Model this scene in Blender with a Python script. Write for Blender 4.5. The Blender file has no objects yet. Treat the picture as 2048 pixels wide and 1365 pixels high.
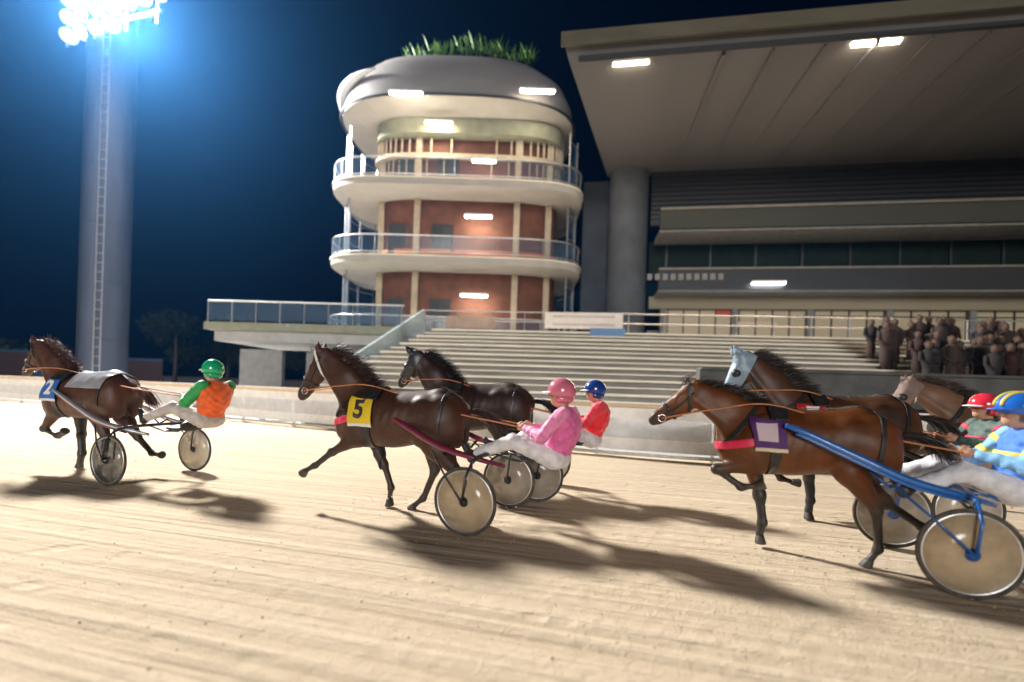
import bpy, bmesh, math, random
import numpy as np
from mathutils import Vector, Matrix
from mathutils.bvhtree import BVHTree

random.seed(7); rng = np.random.default_rng(7)
S = bpy.context.scene
COL = S.collection
R = math.radians

# ------------------------------------------------------------------ camera
CAMH, ROLL, FPX, YH = 1.5, 0.033, 900.0, 775.0
cam = bpy.data.cameras.new('camera'); cam_o = bpy.data.objects.new('camera', cam); COL.objects.link(cam_o)
cam.sensor_width = 36.0; cam.lens = 36.0 * FPX / 2048
cam.shift_y = (YH - 682.5) / 2048
cam.clip_end = 3000; cam.clip_start = 0.05
cam_o.matrix_world = Matrix.Translation((0, 0, CAMH)) @ Matrix.Rotation(R(90), 4, 'X') @ Matrix.Rotation(ROLL, 4, 'Z')
cam.dof.use_dof = True; cam.dof.focus_distance = 5.8; cam.dof.aperture_fstop = 0.38
S.camera = cam_o

# ------------------------------------------------------------------ night sky, floodlight wash, exposure
W = bpy.data.worlds.new('World'); S.world = W; W.use_nodes = True
wn = W.node_tree.nodes; wl = W.node_tree.links
wn['Background'].inputs[0].default_value = (0.002, 0.02, 0.10, 1)
wn['Background'].inputs[1].default_value = 0.05
sun = bpy.data.lights.new('floodlight_wash', 'SUN'); sun.energy = 1.55; sun.angle = R(16); sun.color = (1.0, 0.96, 0.92)
sun_o = bpy.data.objects.new('floodlight_wash', sun); COL.objects.link(sun_o)
sun_o.rotation_euler = Vector((-0.12, -0.95, 0.17)).to_track_quat('Z', 'Y').to_euler()
S.view_settings.view_transform = 'Standard'; S.view_settings.look = 'None'
S.view_settings.exposure = 0.0; S.view_settings.gamma = 1.0
S.cycles.max_bounces = 6; S.cycles.transparent_max_bounces = 16; S.cycles.volume_bounces = 0
S.cycles.use_denoising = True; S.cycles.sample_clamp_indirect = 4.0

# pixel of the photograph (2048 wide) at depth Y -> place in the world; used to measure where things stand
def P(x, y, Y):
    u = (x - 1024) / FPX; v = -(y - YH) / FPX
    xw = u * math.cos(ROLL) - v * math.sin(ROLL); zw = v * math.cos(ROLL) + u * math.sin(ROLL)
    return Vector((xw * Y, Y, CAMH + zw * Y))
def G(x, y):
    d = P(x, y, 1.0); t = CAMH / (CAMH - d.z)
    return Vector((d.x * t, t, 0))

# ------------------------------------------------------------------ materials
def nodes(name):
    m = bpy.data.materials.new(name); m.use_nodes = True
    nt = m.node_tree
    return m, nt, nt.nodes['Principled BSDF']
def link(nt, a, b): nt.links.new(a, b)
def rgba(c): return (c[0], c[1], c[2], 1)
def mat(name, c, rough=.6, var=.18, scale=6.0, bump=0.0, bscale=40.0, metal=0.0, coat=0.0, sheen=0.0, stretch=None, spec=.5):
    m, nt, b = nodes(name)
    tc = nt.nodes.new('ShaderNodeTexCoord'); src = tc.outputs['Object']
    if stretch:
        mp = nt.nodes.new('ShaderNodeMapping'); mp.inputs['Scale'].default_value = stretch
        link(nt, src, mp.inputs[0]); src = mp.outputs[0]
    n = nt.nodes.new('ShaderNodeTexNoise'); n.inputs['Scale'].default_value = scale; n.inputs['Detail'].default_value = 5
    link(nt, src, n.inputs['Vector'])
    r = nt.nodes.new('ShaderNodeValToRGB')
    r.color_ramp.elements[0].position = .3; r.color_ramp.elements[1].position = .7
    r.color_ramp.elements[0].color = rgba([x * (1 - var) for x in c]); r.color_ramp.elements[1].color = rgba([min(1, x * (1 + var)) for x in c])
    link(nt, n.outputs[0], r.inputs[0]); link(nt, r.outputs[0], b.inputs['Base Color'])
    b.inputs['Roughness'].default_value = rough; b.inputs['Metallic'].default_value = metal
    b.inputs['Coat Weight'].default_value = coat; b.inputs['Sheen Weight'].default_value = sheen
    b.inputs['Specular IOR Level'].default_value = spec
    if bump:
        n2 = nt.nodes.new('ShaderNodeTexNoise'); n2.inputs['Scale'].default_value = bscale; n2.inputs['Detail'].default_value = 6
        link(nt, src, n2.inputs['Vector'])
        bp = nt.nodes.new('ShaderNodeBump'); bp.inputs['Strength'].default_value = bump; bp.inputs['Distance'].default_value = .02
        link(nt, n2.outputs[0], bp.inputs['Height']); link(nt, bp.outputs[0], b.inputs['Normal'])
    return m
def emit(name, c, s):
    m, nt, b = nodes(name)
    b.inputs['Base Color'].default_value = rgba(c)
    b.inputs['Emission Color'].default_value = rgba(c); b.inputs['Emission Strength'].default_value = s
    return m
def clear(name, c, alpha, rough=.15):
    m, nt, b = nodes(name)
    tc = nt.nodes.new('ShaderNodeTexCoord'); n = nt.nodes.new('ShaderNodeTexNoise'); n.inputs['Scale'].default_value = 7
    n.inputs['Detail'].default_value = 6; link(nt, tc.outputs['Object'], n.inputs['Vector'])
    mr = nt.nodes.new('ShaderNodeMapRange'); mr.inputs[1].default_value = .3; mr.inputs[2].default_value = .75
    mr.inputs[3].default_value = alpha * .8; mr.inputs[4].default_value = min(1, alpha * 1.25)
    link(nt, n.outputs[0], mr.inputs[0]); link(nt, mr.outputs[0], b.inputs['Alpha'])
    b.inputs['Base Color'].default_value = rgba(c); b.inputs['Roughness'].default_value = rough
    return m
def coat_mat(name, c, dark, rough=.46):
    m, nt, b = nodes(name)
    tc = nt.nodes.new('ShaderNodeTexCoord')
    n = nt.nodes.new('ShaderNodeTexNoise'); n.inputs['Scale'].default_value = 3.5; n.inputs['Detail'].default_value = 6
    link(nt, tc.outputs['Object'], n.inputs['Vector'])
    r = nt.nodes.new('ShaderNodeValToRGB'); r.color_ramp.elements[0].position = .3; r.color_ramp.elements[1].position = .72
    r.color_ramp.elements[0].color = rgba([x * .72 for x in c]); r.color_ramp.elements[1].color = rgba([x * 1.3 for x in c])
    link(nt, n.outputs[0], r.inputs[0])
    a = nt.nodes.new('ShaderNodeAttribute'); a.attribute_name = 'points'
    mx = nt.nodes.new('ShaderNodeMix'); mx.data_type = 'RGBA'
    link(nt, a.outputs['Fac'], mx.inputs[0]); link(nt, r.outputs[0], mx.inputs[6]); mx.inputs[7].default_value = rgba(dark)
    # specks of thrown sand and dried sweat on the coat
    n3 = nt.nodes.new('ShaderNodeTexNoise'); n3.inputs['Scale'].default_value = 38; n3.inputs['Detail'].default_value = 8
    link(nt, tc.outputs['Object'], n3.inputs['Vector'])
    r3 = nt.nodes.new('ShaderNodeMapRange'); r3.inputs[1].default_value = .60; r3.inputs[2].default_value = .72; r3.inputs[4].default_value = .14
    link(nt, n3.outputs[0], r3.inputs[0])
    mx2 = nt.nodes.new('ShaderNodeMix'); mx2.data_type = 'RGBA'
    link(nt, r3.outputs[0], mx2.inputs[0]); link(nt, mx.outputs[2], mx2.inputs[6]); mx2.inputs[7].default_value = (.30, .21, .13, 1)
    link(nt, mx2.outputs[2], b.inputs['Base Color'])
    b.inputs['Roughness'].default_value = rough; b.inputs['Specular IOR Level'].default_value = .38
    mp = nt.nodes.new('ShaderNodeMapping'); mp.inputs['Scale'].default_value = (30, 90, 60)
    link(nt, tc.outputs['Object'], mp.inputs[0])
    n2 = nt.nodes.new('ShaderNodeTexNoise'); n2.inputs['Scale'].default_value = 3; n2.inputs['Detail'].default_value = 4
    link(nt, mp.outputs[0], n2.inputs['Vector'])
    bp = nt.nodes.new('ShaderNodeBump'); bp.inputs['Strength'].default_value = .25; bp.inputs['Distance'].default_value = .004
    link(nt, n2.outputs[0], bp.inputs['Height']); link(nt, bp.outputs[0], b.inputs['Normal'])
    return m

# ------------------------------------------------------------------ object helpers
def tag(o, label=None, cat=None, group=None, kind=None):
    if label: o['label'] = label
    if cat: o['category'] = cat
    if group: o['group'] = group
    if kind: o['kind'] = kind
    return o
def empty(name, loc=(0, 0, 0), rz=0):
    o = bpy.data.objects.new(name, None); COL.objects.link(o); o.location = loc; o.rotation_euler = (0, 0, rz)
    o.empty_display_size = .2
    return o
def mesh_obj(name, V, F, m, parent=None, smooth=True):
    me = bpy.data.meshes.new(name)
    me.from_pydata([tuple(v) for v in V], [], [tuple(f) for f in F]); me.update()
    if smooth: me.polygons.foreach_set('use_smooth', [True] * len(me.polygons))
    o = bpy.data.objects.new(name, me); COL.objects.link(o)
    if m: me.materials.append(m)
    if parent: o.parent = parent
    return o
class MB:
    def __init__(s): s.v = []; s.f = []
    def add(s, V, F):
        b = len(s.v); s.v += [tuple(v) for v in V]; s.f += [tuple(i + b for i in f) for f in F]; return s
    def box(s, c, d, rz=0, tilt=None):
        x, y, z = d[0] / 2, d[1] / 2, d[2] / 2
        V = [Vector((a, b, e)) for a in (-x, x) for b in (-y, y) for e in (-z, z)]
        M = Matrix.Rotation(rz, 3, 'Z')
        if tilt: M = M @ Matrix.Rotation(tilt[1], 3, tilt[0])
        V = [M @ v + Vector(c) for v in V]
        return s.add(V, [(0, 1, 3, 2), (4, 6, 7, 5), (0, 4, 5, 1), (2, 3, 7, 6), (0, 2, 6, 4), (1, 5, 7, 3)])
    def tube(s, pts, r, n=8, closed=False):
        pts = [Vector(p) for p in pts]; k = len(pts)
        rs = r if isinstance(r, (list, tuple)) else [r] * k
        up = None; V = []; F = []
        for i, p in enumerate(pts):
            t = (pts[(i + 1) % k] - pts[i - 1]) if closed else (pts[min(i + 1, k - 1)] - pts[max(i - 1, 0)])
            t.normalize()
            if up is None: up = Vector((0, 0, 1)) if abs(t.z) < .9 else Vector((1, 0, 0))
            a = t.cross(up).normalized(); up = a.cross(t).normalized()
            for j in range(n):
                q = 2 * math.pi * j / n
                V.append(p + (a * math.cos(q) + up * math.sin(q)) * rs[i])
        for i in range(k if closed else k - 1):
            for j in range(n):
                F.append((i * n + j, i * n + (j + 1) % n, ((i + 1) % k) * n + (j + 1) % n, ((i + 1) % k) * n + j))
        if not closed: F += [tuple(range(n))[::-1], tuple((k - 1) * n + j for j in range(n))]
        return s.add(V, F)
    def lathe(s, prof, n=32, c=(0, 0, 0), axis='Z', a0=0, a1=2 * math.pi):
        full = abs(a1 - a0 - 2 * math.pi) < 1e-6; k = n if full else n + 1
        V = []; F = []
        for i in range(k):
            q = a0 + (a1 - a0) * i / n
            for r, z in prof:
                x, y = r * math.cos(q), r * math.sin(q)
                V.append((c[0] + x, c[1] + y, c[2] + z) if axis == 'Z' else (c[0] + x, c[1] + z, c[2] + y))
        m = len(prof)
        for i in range(n):
            j = (i + 1) % k
            for p in range(m - 1): F.append((i * m + p, j * m + p, j * m + p + 1, i * m + p + 1))
        return s.add(V, F)
    def prism(s, poly, z0, z1):
        n = len(poly)
        V = [(x, y, z0) for x, y in poly] + [(x, y, z1) for x, y in poly]
        F = [tuple(range(n))[::-1], tuple(range(n, 2 * n))] + [(i, (i + 1) % n, n + (i + 1) % n, n + i) for i in range(n)]
        return s.add(V, F)
    def build(s, name, m, parent=None, smooth=False, bevel=0, solid=0):
        o = mesh_obj(name, s.v, s.f, m, parent, smooth)
        if solid:
            md = o.modifiers.new('solid', 'SOLIDIFY'); md.thickness = solid; md.offset = 1
        if bevel:
            md = o.modifiers.new('bevel', 'BEVEL'); md.width = bevel; md.segments = 2; md.limit_method = 'ANGLE'
        return o
def curve_pts(ctrl, n=16):
    c = [Vector(p) for p in ctrl]; c = [2 * c[0] - c[1]] + c + [2 * c[-1] - c[-2]]; out = []
    for i in range(1, len(c) - 2):
        for k in range(n):
            t = k / n; a, b, d, e = c[i - 1], c[i], c[i + 1], c[i + 2]
            out.append(.5 * ((2 * b) + (d - a) * t + (2 * a - 5 * b + 4 * d - e) * t * t + (3 * b - a - 3 * d + e) * t ** 3))
    out.append(c[-2]); return out

# ------------------------------------------------------------------ signed-distance modelling of bodies
class SDF:
    def __init__(s): s.p = []
    def ell(s, c, r, k=.06, pitch=0, roll=0):          # pitch turns in the x-z plane
        s.p.append(('e', np.array(c, float), np.array(r, float), k, pitch, roll)); return s
    def cap(s, a, b, ra, rb, k=.05, sy=1.0):
        s.p.append(('c', np.array(a, float), np.array(b, float), ra, rb, k, sy)); return s
    def sub(s, c, r, k=.01):
        s.p.append(('s', np.array(c, float), np.array(r, float), k, 0, 0)); return s
    def bounds(s):
        lo = np.full(3, 9.); hi = np.full(3, -9.)
        for q in s.p:
            if q[0] in 'es': m = max(q[2]) if (q[4] or q[5]) else q[2]; lo = np.minimum(lo, q[1] - m); hi = np.maximum(hi, q[1] + m)
            else:
                m = max(q[3], q[4]); lo = np.minimum(lo, np.minimum(q[1], q[2]) - m); hi = np.maximum(hi, np.maximum(q[1], q[2]) + m)
        return lo, hi
    def mesh(s, h, noise=None, clip=None):
        lo, hi = s.bounds(); lo = lo - 3 * h; hi = hi + 3 * h
        n = np.ceil((hi - lo) / h).astype(int) + 1
        f = np.full(n, 1.0, np.float32)
        ax = [lo[i] + h * np.arange(n[i]) for i in range(3)]
        for q in s.p:
            if q[0] in 'es':
                k = q[3]; m = np.full(3, max(q[2])) if (q[4] or q[5]) else q[2]; a = q[1] - m; b = q[1] + m
            else:
                k = q[5]; m = max(q[3], q[4]); a = np.minimum(q[1], q[2]) - m; b = np.maximum(q[1], q[2]) + m
            i0 = np.maximum(np.floor((a - k - 2 * h - lo) / h).astype(int), 0); i1 = np.minimum(np.ceil((b + k + 2 * h - lo) / h).astype(int) + 1, n)
            sl = tuple(slice(i0[i], i1[i]) for i in range(3))
            X = ax[0][sl[0]][:, None, None]; Y = ax[1][sl[1]][None, :, None]; Z = ax[2][sl[2]][None, None, :]
            if q[0] in 'es':
                x, y, z = X - q[1][0], Y - q[1][1], Z - q[1][2]
                if q[4]: c_, s_ = math.cos(q[4]), math.sin(q[4]); x, z = x * c_ + z * s_, -x * s_ + z * c_
                if q[5]: c_, s_ = math.cos(q[5]), math.sin(q[5]); y, z = y * c_ + z * s_, -y * s_ + z * c_
                r = q[2]
                k0 = np.sqrt((x / r[0]) ** 2 + (y / r[1]) ** 2 + (z / r[2]) ** 2)
                k1 = np.sqrt((x / r[0] ** 2) ** 2 + (y / r[1] ** 2) ** 2 + (z / r[2] ** 2) ** 2) + 1e-9
                d = k0 * (k0 - 1) / k1
            else:
                A, B = q[1].copy(), q[2].copy(); sy = q[6]
                cy = (A[1] + B[1]) / 2
                A[1] = cy + (A[1] - cy) / sy; B[1] = cy + (B[1] - cy) / sy
                Yq = cy + (Y - cy) / sy
                ab = B - A; L = ab @ ab + 1e-9
                t = np.clip(((X - A[0]) * ab[0] + (Yq - A[1]) * ab[1] + (Z - A[2]) * ab[2]) / L, 0, 1)
                d = np.sqrt((X - A[0] - t * ab[0]) ** 2 + (Yq - A[1] - t * ab[1]) ** 2 + (Z - A[2] - t * ab[2]) ** 2) - (q[3] + t * (q[4] - q[3]))
            d = d.astype(np.float32); g = f[sl]
            if q[0] == 's':
                f[sl] = np.maximum(g, -d)
            else:
                hh = np.maximum(k - np.abs(g - d), 0) / k
                f[sl] = np.minimum(g, d) - hh * hh * k * .25
        if noise is not None:
            X = ax[0][:, None, None]; Y = ax[1][None, :, None]; Z = ax[2][None, None, :]
            f = f + noise(X, Y, Z).astype(np.float32)
        if clip:
            X = ax[0][:, None, None]; Y = ax[1][None, :, None]; Z = ax[2][None, None, :]
            for (pt, nr) in clip:
                f = np.maximum(f, ((X - pt[0]) * nr[0] + (Y - pt[1]) * nr[1] + (Z - pt[2]) * nr[2]).astype(np.float32))
        return surface_nets(f, lo, h)
def surface_nets(f, lo, h):
    s = f < 0
    cs = np.zeros(np.array(f.shape) - 1, np.int8)
    for a in (0, 1):
        for b in (0, 1):
            for c in (0, 1): cs += s[a:s.shape[0] - 1 + a, b:s.shape[1] - 1 + b, c:s.shape[2] - 1 + c]
    mixed = (cs > 0) & (cs < 8)
    I = np.argwhere(mixed); idx = np.full(mixed.shape, -1, np.int64); idx[mixed] = np.arange(len(I))
    cn = [(a, b, c) for a in (0, 1) for b in (0, 1) for c in (0, 1)]
    C = {q: f[I[:, 0] + q[0], I[:, 1] + q[1], I[:, 2] + q[2]] for q in cn}
    pos = np.zeros((len(I), 3)); cnt = np.zeros(len(I))
    for q in cn:
        for axx in range(3):
            if q[axx]: continue
            w = list(q); w[axx] = 1; w = tuple(w)
            m = (C[q] < 0) != (C[w] < 0)
            t = np.where(m, C[q] / np.where(m, C[q] - C[w], 1), 0)
            for d in range(3): pos[:, d] += m * (q[d] + (t if d == axx else 0))
            cnt += m
    V = lo + h * (I + pos / cnt[:, None])
    F = []
    for axx in range(3):
        sl0 = [slice(None)] * 3; sl1 = [slice(None)] * 3; sl0[axx] = slice(0, -1); sl1[axx] = slice(1, None)
        m = s[tuple(sl0)] != s[tuple(sl1)]; b, c = (axx + 1) % 3, (axx + 2) % 3
        E = np.argwhere(m); E = E[(E[:, b] > 0) & (E[:, c] > 0)]
        E = E[(E[:, b] < mixed.shape[b]) & (E[:, c] < mixed.shape[c])]
        ins = s[tuple(sl0)][E[:, 0], E[:, 1], E[:, 2]]
        def cell(db, dc):
            Q = E.copy(); Q[:, b] += db; Q[:, c] += dc; return idx[Q[:, 0], Q[:, 1], Q[:, 2]]
        q4 = np.stack([cell(-1, -1), cell(0, -1), cell(0, 0), cell(-1, 0)], 1)
        q4[~ins] = q4[~ins][:, ::-1]; F.append(q4)
    F = np.concatenate(F); F = F[(F >= 0).all(1)]
    return V, F
def relax(V, F, n=1, lam=.5):
    E = np.concatenate([F[:, [0, 1]], F[:, [1, 2]], F[:, [2, 3]], F[:, [3, 0]]])
    for _ in range(n):
        acc = np.zeros_like(V); c = np.zeros(len(V))
        np.add.at(acc, E[:, 0], V[E[:, 1]]); np.add.at(acc, E[:, 1], V[E[:, 0]]); np.add.at(c, E[:, 0], 1); np.add.at(c, E[:, 1], 1)
        V = V * (1 - lam) + lam * acc / np.maximum(c, 1)[:, None]
    return V
def np_obj(name, V, F, m, parent):
    me = bpy.data.meshes.new(name)
    me.vertices.add(len(V)); me.vertices.foreach_set('co', V.astype(np.float32).ravel())
    me.loops.add(F.size); me.loops.foreach_set('vertex_index', F.astype(np.int32).ravel())
    me.polygons.add(len(F)); me.polygons.foreach_set('loop_start', np.arange(0, F.size, F.shape[1], dtype=np.int32))
    try: me.polygons.foreach_set('loop_total', np.full(len(F), F.shape[1], np.int32))
    except Exception: pass
    me.polygons.foreach_set('use_smooth', np.ones(len(F), bool)); me.update(calc_edges=True); me.validate()
    o = bpy.data.objects.new(name, me); COL.objects.link(o); me.materials.append(m)
    if parent: o.parent = parent
    return o
def vnormals(V, F):
    n = np.cross(V[F[:, 2]] - V[F[:, 0]], V[F[:, 3]] - V[F[:, 1]]); N = np.zeros_like(V)
    for k in range(4): np.add.at(N, F[:, k], n)
    return N / (np.linalg.norm(N, axis=1)[:, None] + 1e-12)
class Skin:                                            # a finished body surface that straps, cloths and numbers are fitted to
    def __init__(s, V, F):
        s.V, s.F, s.N = V, F, vnormals(V, F)
        s.bvh = BVHTree.FromPolygons([tuple(v) for v in V], [tuple(f) for f in F])
    def cut(s, planes, off, name, m, parent, thick=.006, h=.03, near=None):
        keep = np.ones(len(s.V), bool)
        for p, n in planes:
            n = np.array(n, float); n /= np.linalg.norm(n); keep &= ((s.V - np.array(p)) @ n) < h
        fs = s.F[keep[s.F].all(1)]
        if not len(fs): return None
        u, inv = np.unique(fs, return_inverse=True); fs = inv.reshape(fs.shape)
        bm = bmesh.new(); lay = bm.verts.layers.float_vector.new('n')
        vs = []
        for v, n in zip(s.V[u], s.N[u]):
            q = bm.verts.new(v); q[lay] = n; vs.append(q)
        for f in fs: bm.faces.new([vs[i] for i in f])
        for p, n in planes:
            bmesh.ops.bisect_plane(bm, geom=bm.verts[:] + bm.edges[:] + bm.faces[:], dist=1e-5, plane_co=p, plane_no=n, clear_outer=True)
        if near is not None and len(bm.verts):
            st = [min(bm.verts, key=lambda v: (v.co - Vector(near)).length)]; seen = set(st)
            while st:
                for e in st.pop().link_edges:
                    for w in e.verts:
                        if w not in seen: seen.add(w); st.append(w)
            bmesh.ops.delete(bm, geom=[v for v in bm.verts if v not in seen], context='VERTS')
        for v in bm.verts:
            n = v[lay]; v.co += n.normalized() * off if n.length > 1e-6 else v.normal * off
        me = bpy.data.meshes.new(name); bm.to_mesh(me); bm.free()
        me.polygons.foreach_set('use_smooth', [True] * len(me.polygons)); me.materials.append(m)
        o = bpy.data.objects.new(name, me); COL.objects.link(o); o.parent = parent
        md = o.modifiers.new('solid', 'SOLIDIFY'); md.thickness = thick; md.offset = 1
        return o
    def snap(s, p, d, off):
        r = s.bvh.ray_cast(Vector(p), Vector(d).normalized())
        return (r[0] + r[1] * off) if r[0] is not None else None
def band(a, b, w):                                     # two planes w apart round point a, facing along b
    a = Vector(a); b = Vector(b).normalized()
    return [(tuple(a + b * w / 2), tuple(b)), (tuple(a - b * w / 2), tuple(-b))]
def text_mesh(body, size, bold=.02):
    cu = bpy.data.curves.new('lettering', 'FONT'); cu.body = body; cu.size = size; cu.align_x = 'CENTER'; cu.align_y = 'CENTER'; cu.offset = bold * size
    o = bpy.data.objects.new('lettering', cu); COL.objects.link(o)
    dg = bpy.context.evaluated_depsgraph_get(); me = bpy.data.meshes.new_from_object(o.evaluated_get(dg))
    bpy.data.objects.remove(o); bpy.data.curves.remove(cu)
    bm = bmesh.new(); bm.from_mesh(me)
    bmesh.ops.triangulate(bm, faces=bm.faces[:])
    for _ in range(2): bmesh.ops.subdivide_edges(bm, edges=[e for e in bm.edges if e.calc_length() > size * .06], cuts=1, use_grid_fill=False); bmesh.ops.triangulate(bm, faces=bm.faces[:])
    V = [v.co.copy() for v in bm.verts]; bm.verts.index_update(); F = [[v.index for v in f.verts] for f in bm.faces]; bm.free()
    bpy.data.meshes.remove(me)
    return V, F
# ================================================================== SETTING
M = {}
def sand_mat():
    m, nt, b = nodes('harrowed_sand')
    tc = nt.nodes.new('ShaderNodeTexCoord')
    mp = nt.nodes.new('ShaderNodeMapping'); mp.inputs['Rotation'].default_value = (0, 0, R(14)); link(nt, tc.outputs['Object'], mp.inputs[0])
    def noise(sc, det, st=None):
        n = nt.nodes.new('ShaderNodeTexNoise'); n.inputs['Scale'].default_value = sc; n.inputs['Detail'].default_value = det
        if st:
            q = nt.nodes.new('ShaderNodeMapping'); q.inputs['Scale'].default_value = st; link(nt, mp.outputs[0], q.inputs[0]); link(nt, q.outputs[0], n.inputs['Vector'])
        else: link(nt, mp.outputs[0], n.inputs['Vector'])
        return n.outputs[0]
    def math_(op, a, bb):
        n = nt.nodes.new('ShaderNodeMath'); n.operation = op
        for i, q in enumerate((a, bb)):
            if isinstance(q, (int, float)): n.inputs[i].default_value = q
            else: link(nt, q, n.inputs[i])
        return n.outputs[0]
    streak = noise(1, 5, (.22, 9, 1)); fine = noise(55, 6); mid = noise(9, 5); big = noise(.35, 3); furrow = noise(1, 4, (.22, 3.2, 1))
    r = nt.nodes.new('ShaderNodeValToRGB'); e = r.color_ramp.elements
    e[0].position = .28; e[0].color = (.42, .325, .215, 1); e[1].position = .72; e[1].color = (.71, .59, .445, 1)
    x = math_('ADD', math_('MULTIPLY', streak, .34), math_('MULTIPLY', fine, .26))
    x = math_('ADD', x, math_('MULTIPLY', mid, .2)); x = math_('ADD', x, math_('MULTIPLY', furrow, .2))
    link(nt, x, r.inputs[0]); link(nt, r.outputs[0], b.inputs['Base Color'])
    b.inputs['Roughness'].default_value = .95; b.inputs['Specular IOR Level'].default_value = .15
    hgt = math_('ADD', math_('MULTIPLY', streak, .8), math_('MULTIPLY', furrow, .9)); hgt = math_('ADD', hgt, math_('MULTIPLY', mid, .25)); hgt = math_('ADD', hgt, math_('MULTIPLY', fine, .16))
    vo = nt.nodes.new('ShaderNodeTexVoronoi'); vo.inputs['Scale'].default_value = 3.1; vo.inputs['Randomness'].default_value = 1
    dq = nt.nodes.new('ShaderNodeMapping'); dq.inputs['Scale'].default_value = (.75, 1.25, 1); link(nt, mp.outputs[0], dq.inputs[0]); link(nt, dq.outputs[0], vo.inputs['Vector'])
    pit = nt.nodes.new('ShaderNodeMapRange'); pit.inputs[1].default_value = .10; pit.inputs[2].default_value = .30; pit.inputs[3].default_value = -1; pit.inputs[4].default_value = 0; pit.interpolation_type = 'SMOOTHSTEP'
    link(nt, vo.outputs['Distance'], pit.inputs[0])
    msk = nt.nodes.new('ShaderNodeMapRange'); msk.inputs[1].default_value = .47; msk.inputs[2].default_value = .60; link(nt, noise(.8, 3, (.4, 1.6, 1)), msk.inputs[0])
    hgt = math_('ADD', hgt, math_('MULTIPLY', math_('MULTIPLY', pit.outputs[0], msk.outputs[0]), .24))
    bp = nt.nodes.new('ShaderNodeBump'); bp.inputs['Strength'].default_value = .8; bp.inputs['Distance'].default_value = .09
    link(nt, hgt, bp.inputs['Height']); link(nt, bp.outputs[0], b.inputs['Normal'])
    return m
M['sand'] = sand_mat()
M['concrete'] = mat('concrete', (.19, .187, .18), .85, .16, 3, .3, 25)
M['concrete_pale'] = mat('pale_concrete', (.30, .295, .285), .8, .12, 2, .2, 25)
M['step'] = mat('terrace_concrete', (.26, .245, .22), .85, .22, 2.5, .35, 18, stretch=(.3, 1, 1))
M['nosing'] = mat('step_nosing', (.82, .76, .63), .6, .15, 4, stretch=(.2, 1, 1))
M['white'] = mat('white_paint', (.86, .86, .85), .4, .08, 5, .1, 30)
M['cream'] = mat('cream_rail', (.66, .52, .34), .5, .15, 3, stretch=(.3, 1, 1))
M['metal'] = mat('galvanised_steel', (.50, .51, .53), .38, .15, 8, metal=.8)
M['dark_metal'] = mat('dark_steel', (.016, .017, .021), .5, .2, 8, metal=.2)
M['asphalt'] = mat('asphalt', (.055, .055, .06), .9, .25, 5, .4, 60)
M['brick'] = mat('red_brown_render', (.105, .036, .018), .75, .25, 1.6, .2, 20)
M['timber'] = mat('cream_slat', (.36, .29, .20), .6, .15, 3)
M['plaster'] = mat('white_soffit', (.40, .375, .34), .75, .08, 1.2)
M['soffit'] = mat('grey_canopy_soffit', (.105, .096, .089), .7, .1, .5, .1, 8, stretch=(1, .15, 1))
M['fascia'] = mat('weathered_fascia', (.085, .073, .045), .7, .25, 1.4, stretch=(.25, 1, 1))
M['olive'] = mat('olive_band', (.20, .205, .145), .7, .15, 2)
M['slate'] = mat('slate_cladding', (.013, .0125, .015), .6, .2, 3, stretch=(.3, 1, 6))
M['dark'] = mat('dark_interior', (.022, .024, .024), .7, .3, 2)
M['green_dark'] = mat('dark_green_glazing', (.006, .014, .010), .6, .3, 2, spec=.1)
M['glass'] = clear('balustrade_glass', (.10, .16, .24), .30)
M['glass_pale'] = clear('pale_stair_glass', (.42, .50, .52), .55)
M['lamp_warm'] = emit('lit_lamp_warm', (1.0, .86, .66), 45)
M['lamp_cool'] = emit('lit_lamp_cool', (.86, .92, 1.0), 28)
M['flood'] = emit('lit_floodlight', (.80, .91, 1.0), 40)
M['window_lit'] = emit('lit_window', (.36, .30, .19), .16)
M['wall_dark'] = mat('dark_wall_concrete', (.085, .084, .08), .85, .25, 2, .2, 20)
M['mesh'] = mat('grey_mesh', (.74, .75, .77), .5, .1, 5)

# ground: one sheet of sand out to the horizon, the paved apron beyond the running rail on top of it
def sheet(name, poly, z, m):
    return tag(mesh_obj(name, [(x, y, z) for x, y in poly], [tuple(range(len(poly)))], m, smooth=False), kind='structure')
sheet('track', [(-900, -300), (900, -300), (900, 1500), (-900, 1500)], 0, M['sand'])
RAIL = [(-44, 30.0), (-34, 25.6), (-25.6, 22.2), (-18, 19.3), (-11, 16.4), (-6.4, 14.3), (-2, 12.3), (2.4, 10.35), (5, 9.6), (9, 8.75), (14, 8.1), (22, 7.6)]
sheet('apron', [(x, y + .25) for x, y in RAIL] + [(60, 7.8), (300, 300), (-300, 300), (-120, 60)], .006, mat('apron_paving', (.46, .45, .43), .85, .14, 3, .3, 25))

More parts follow.
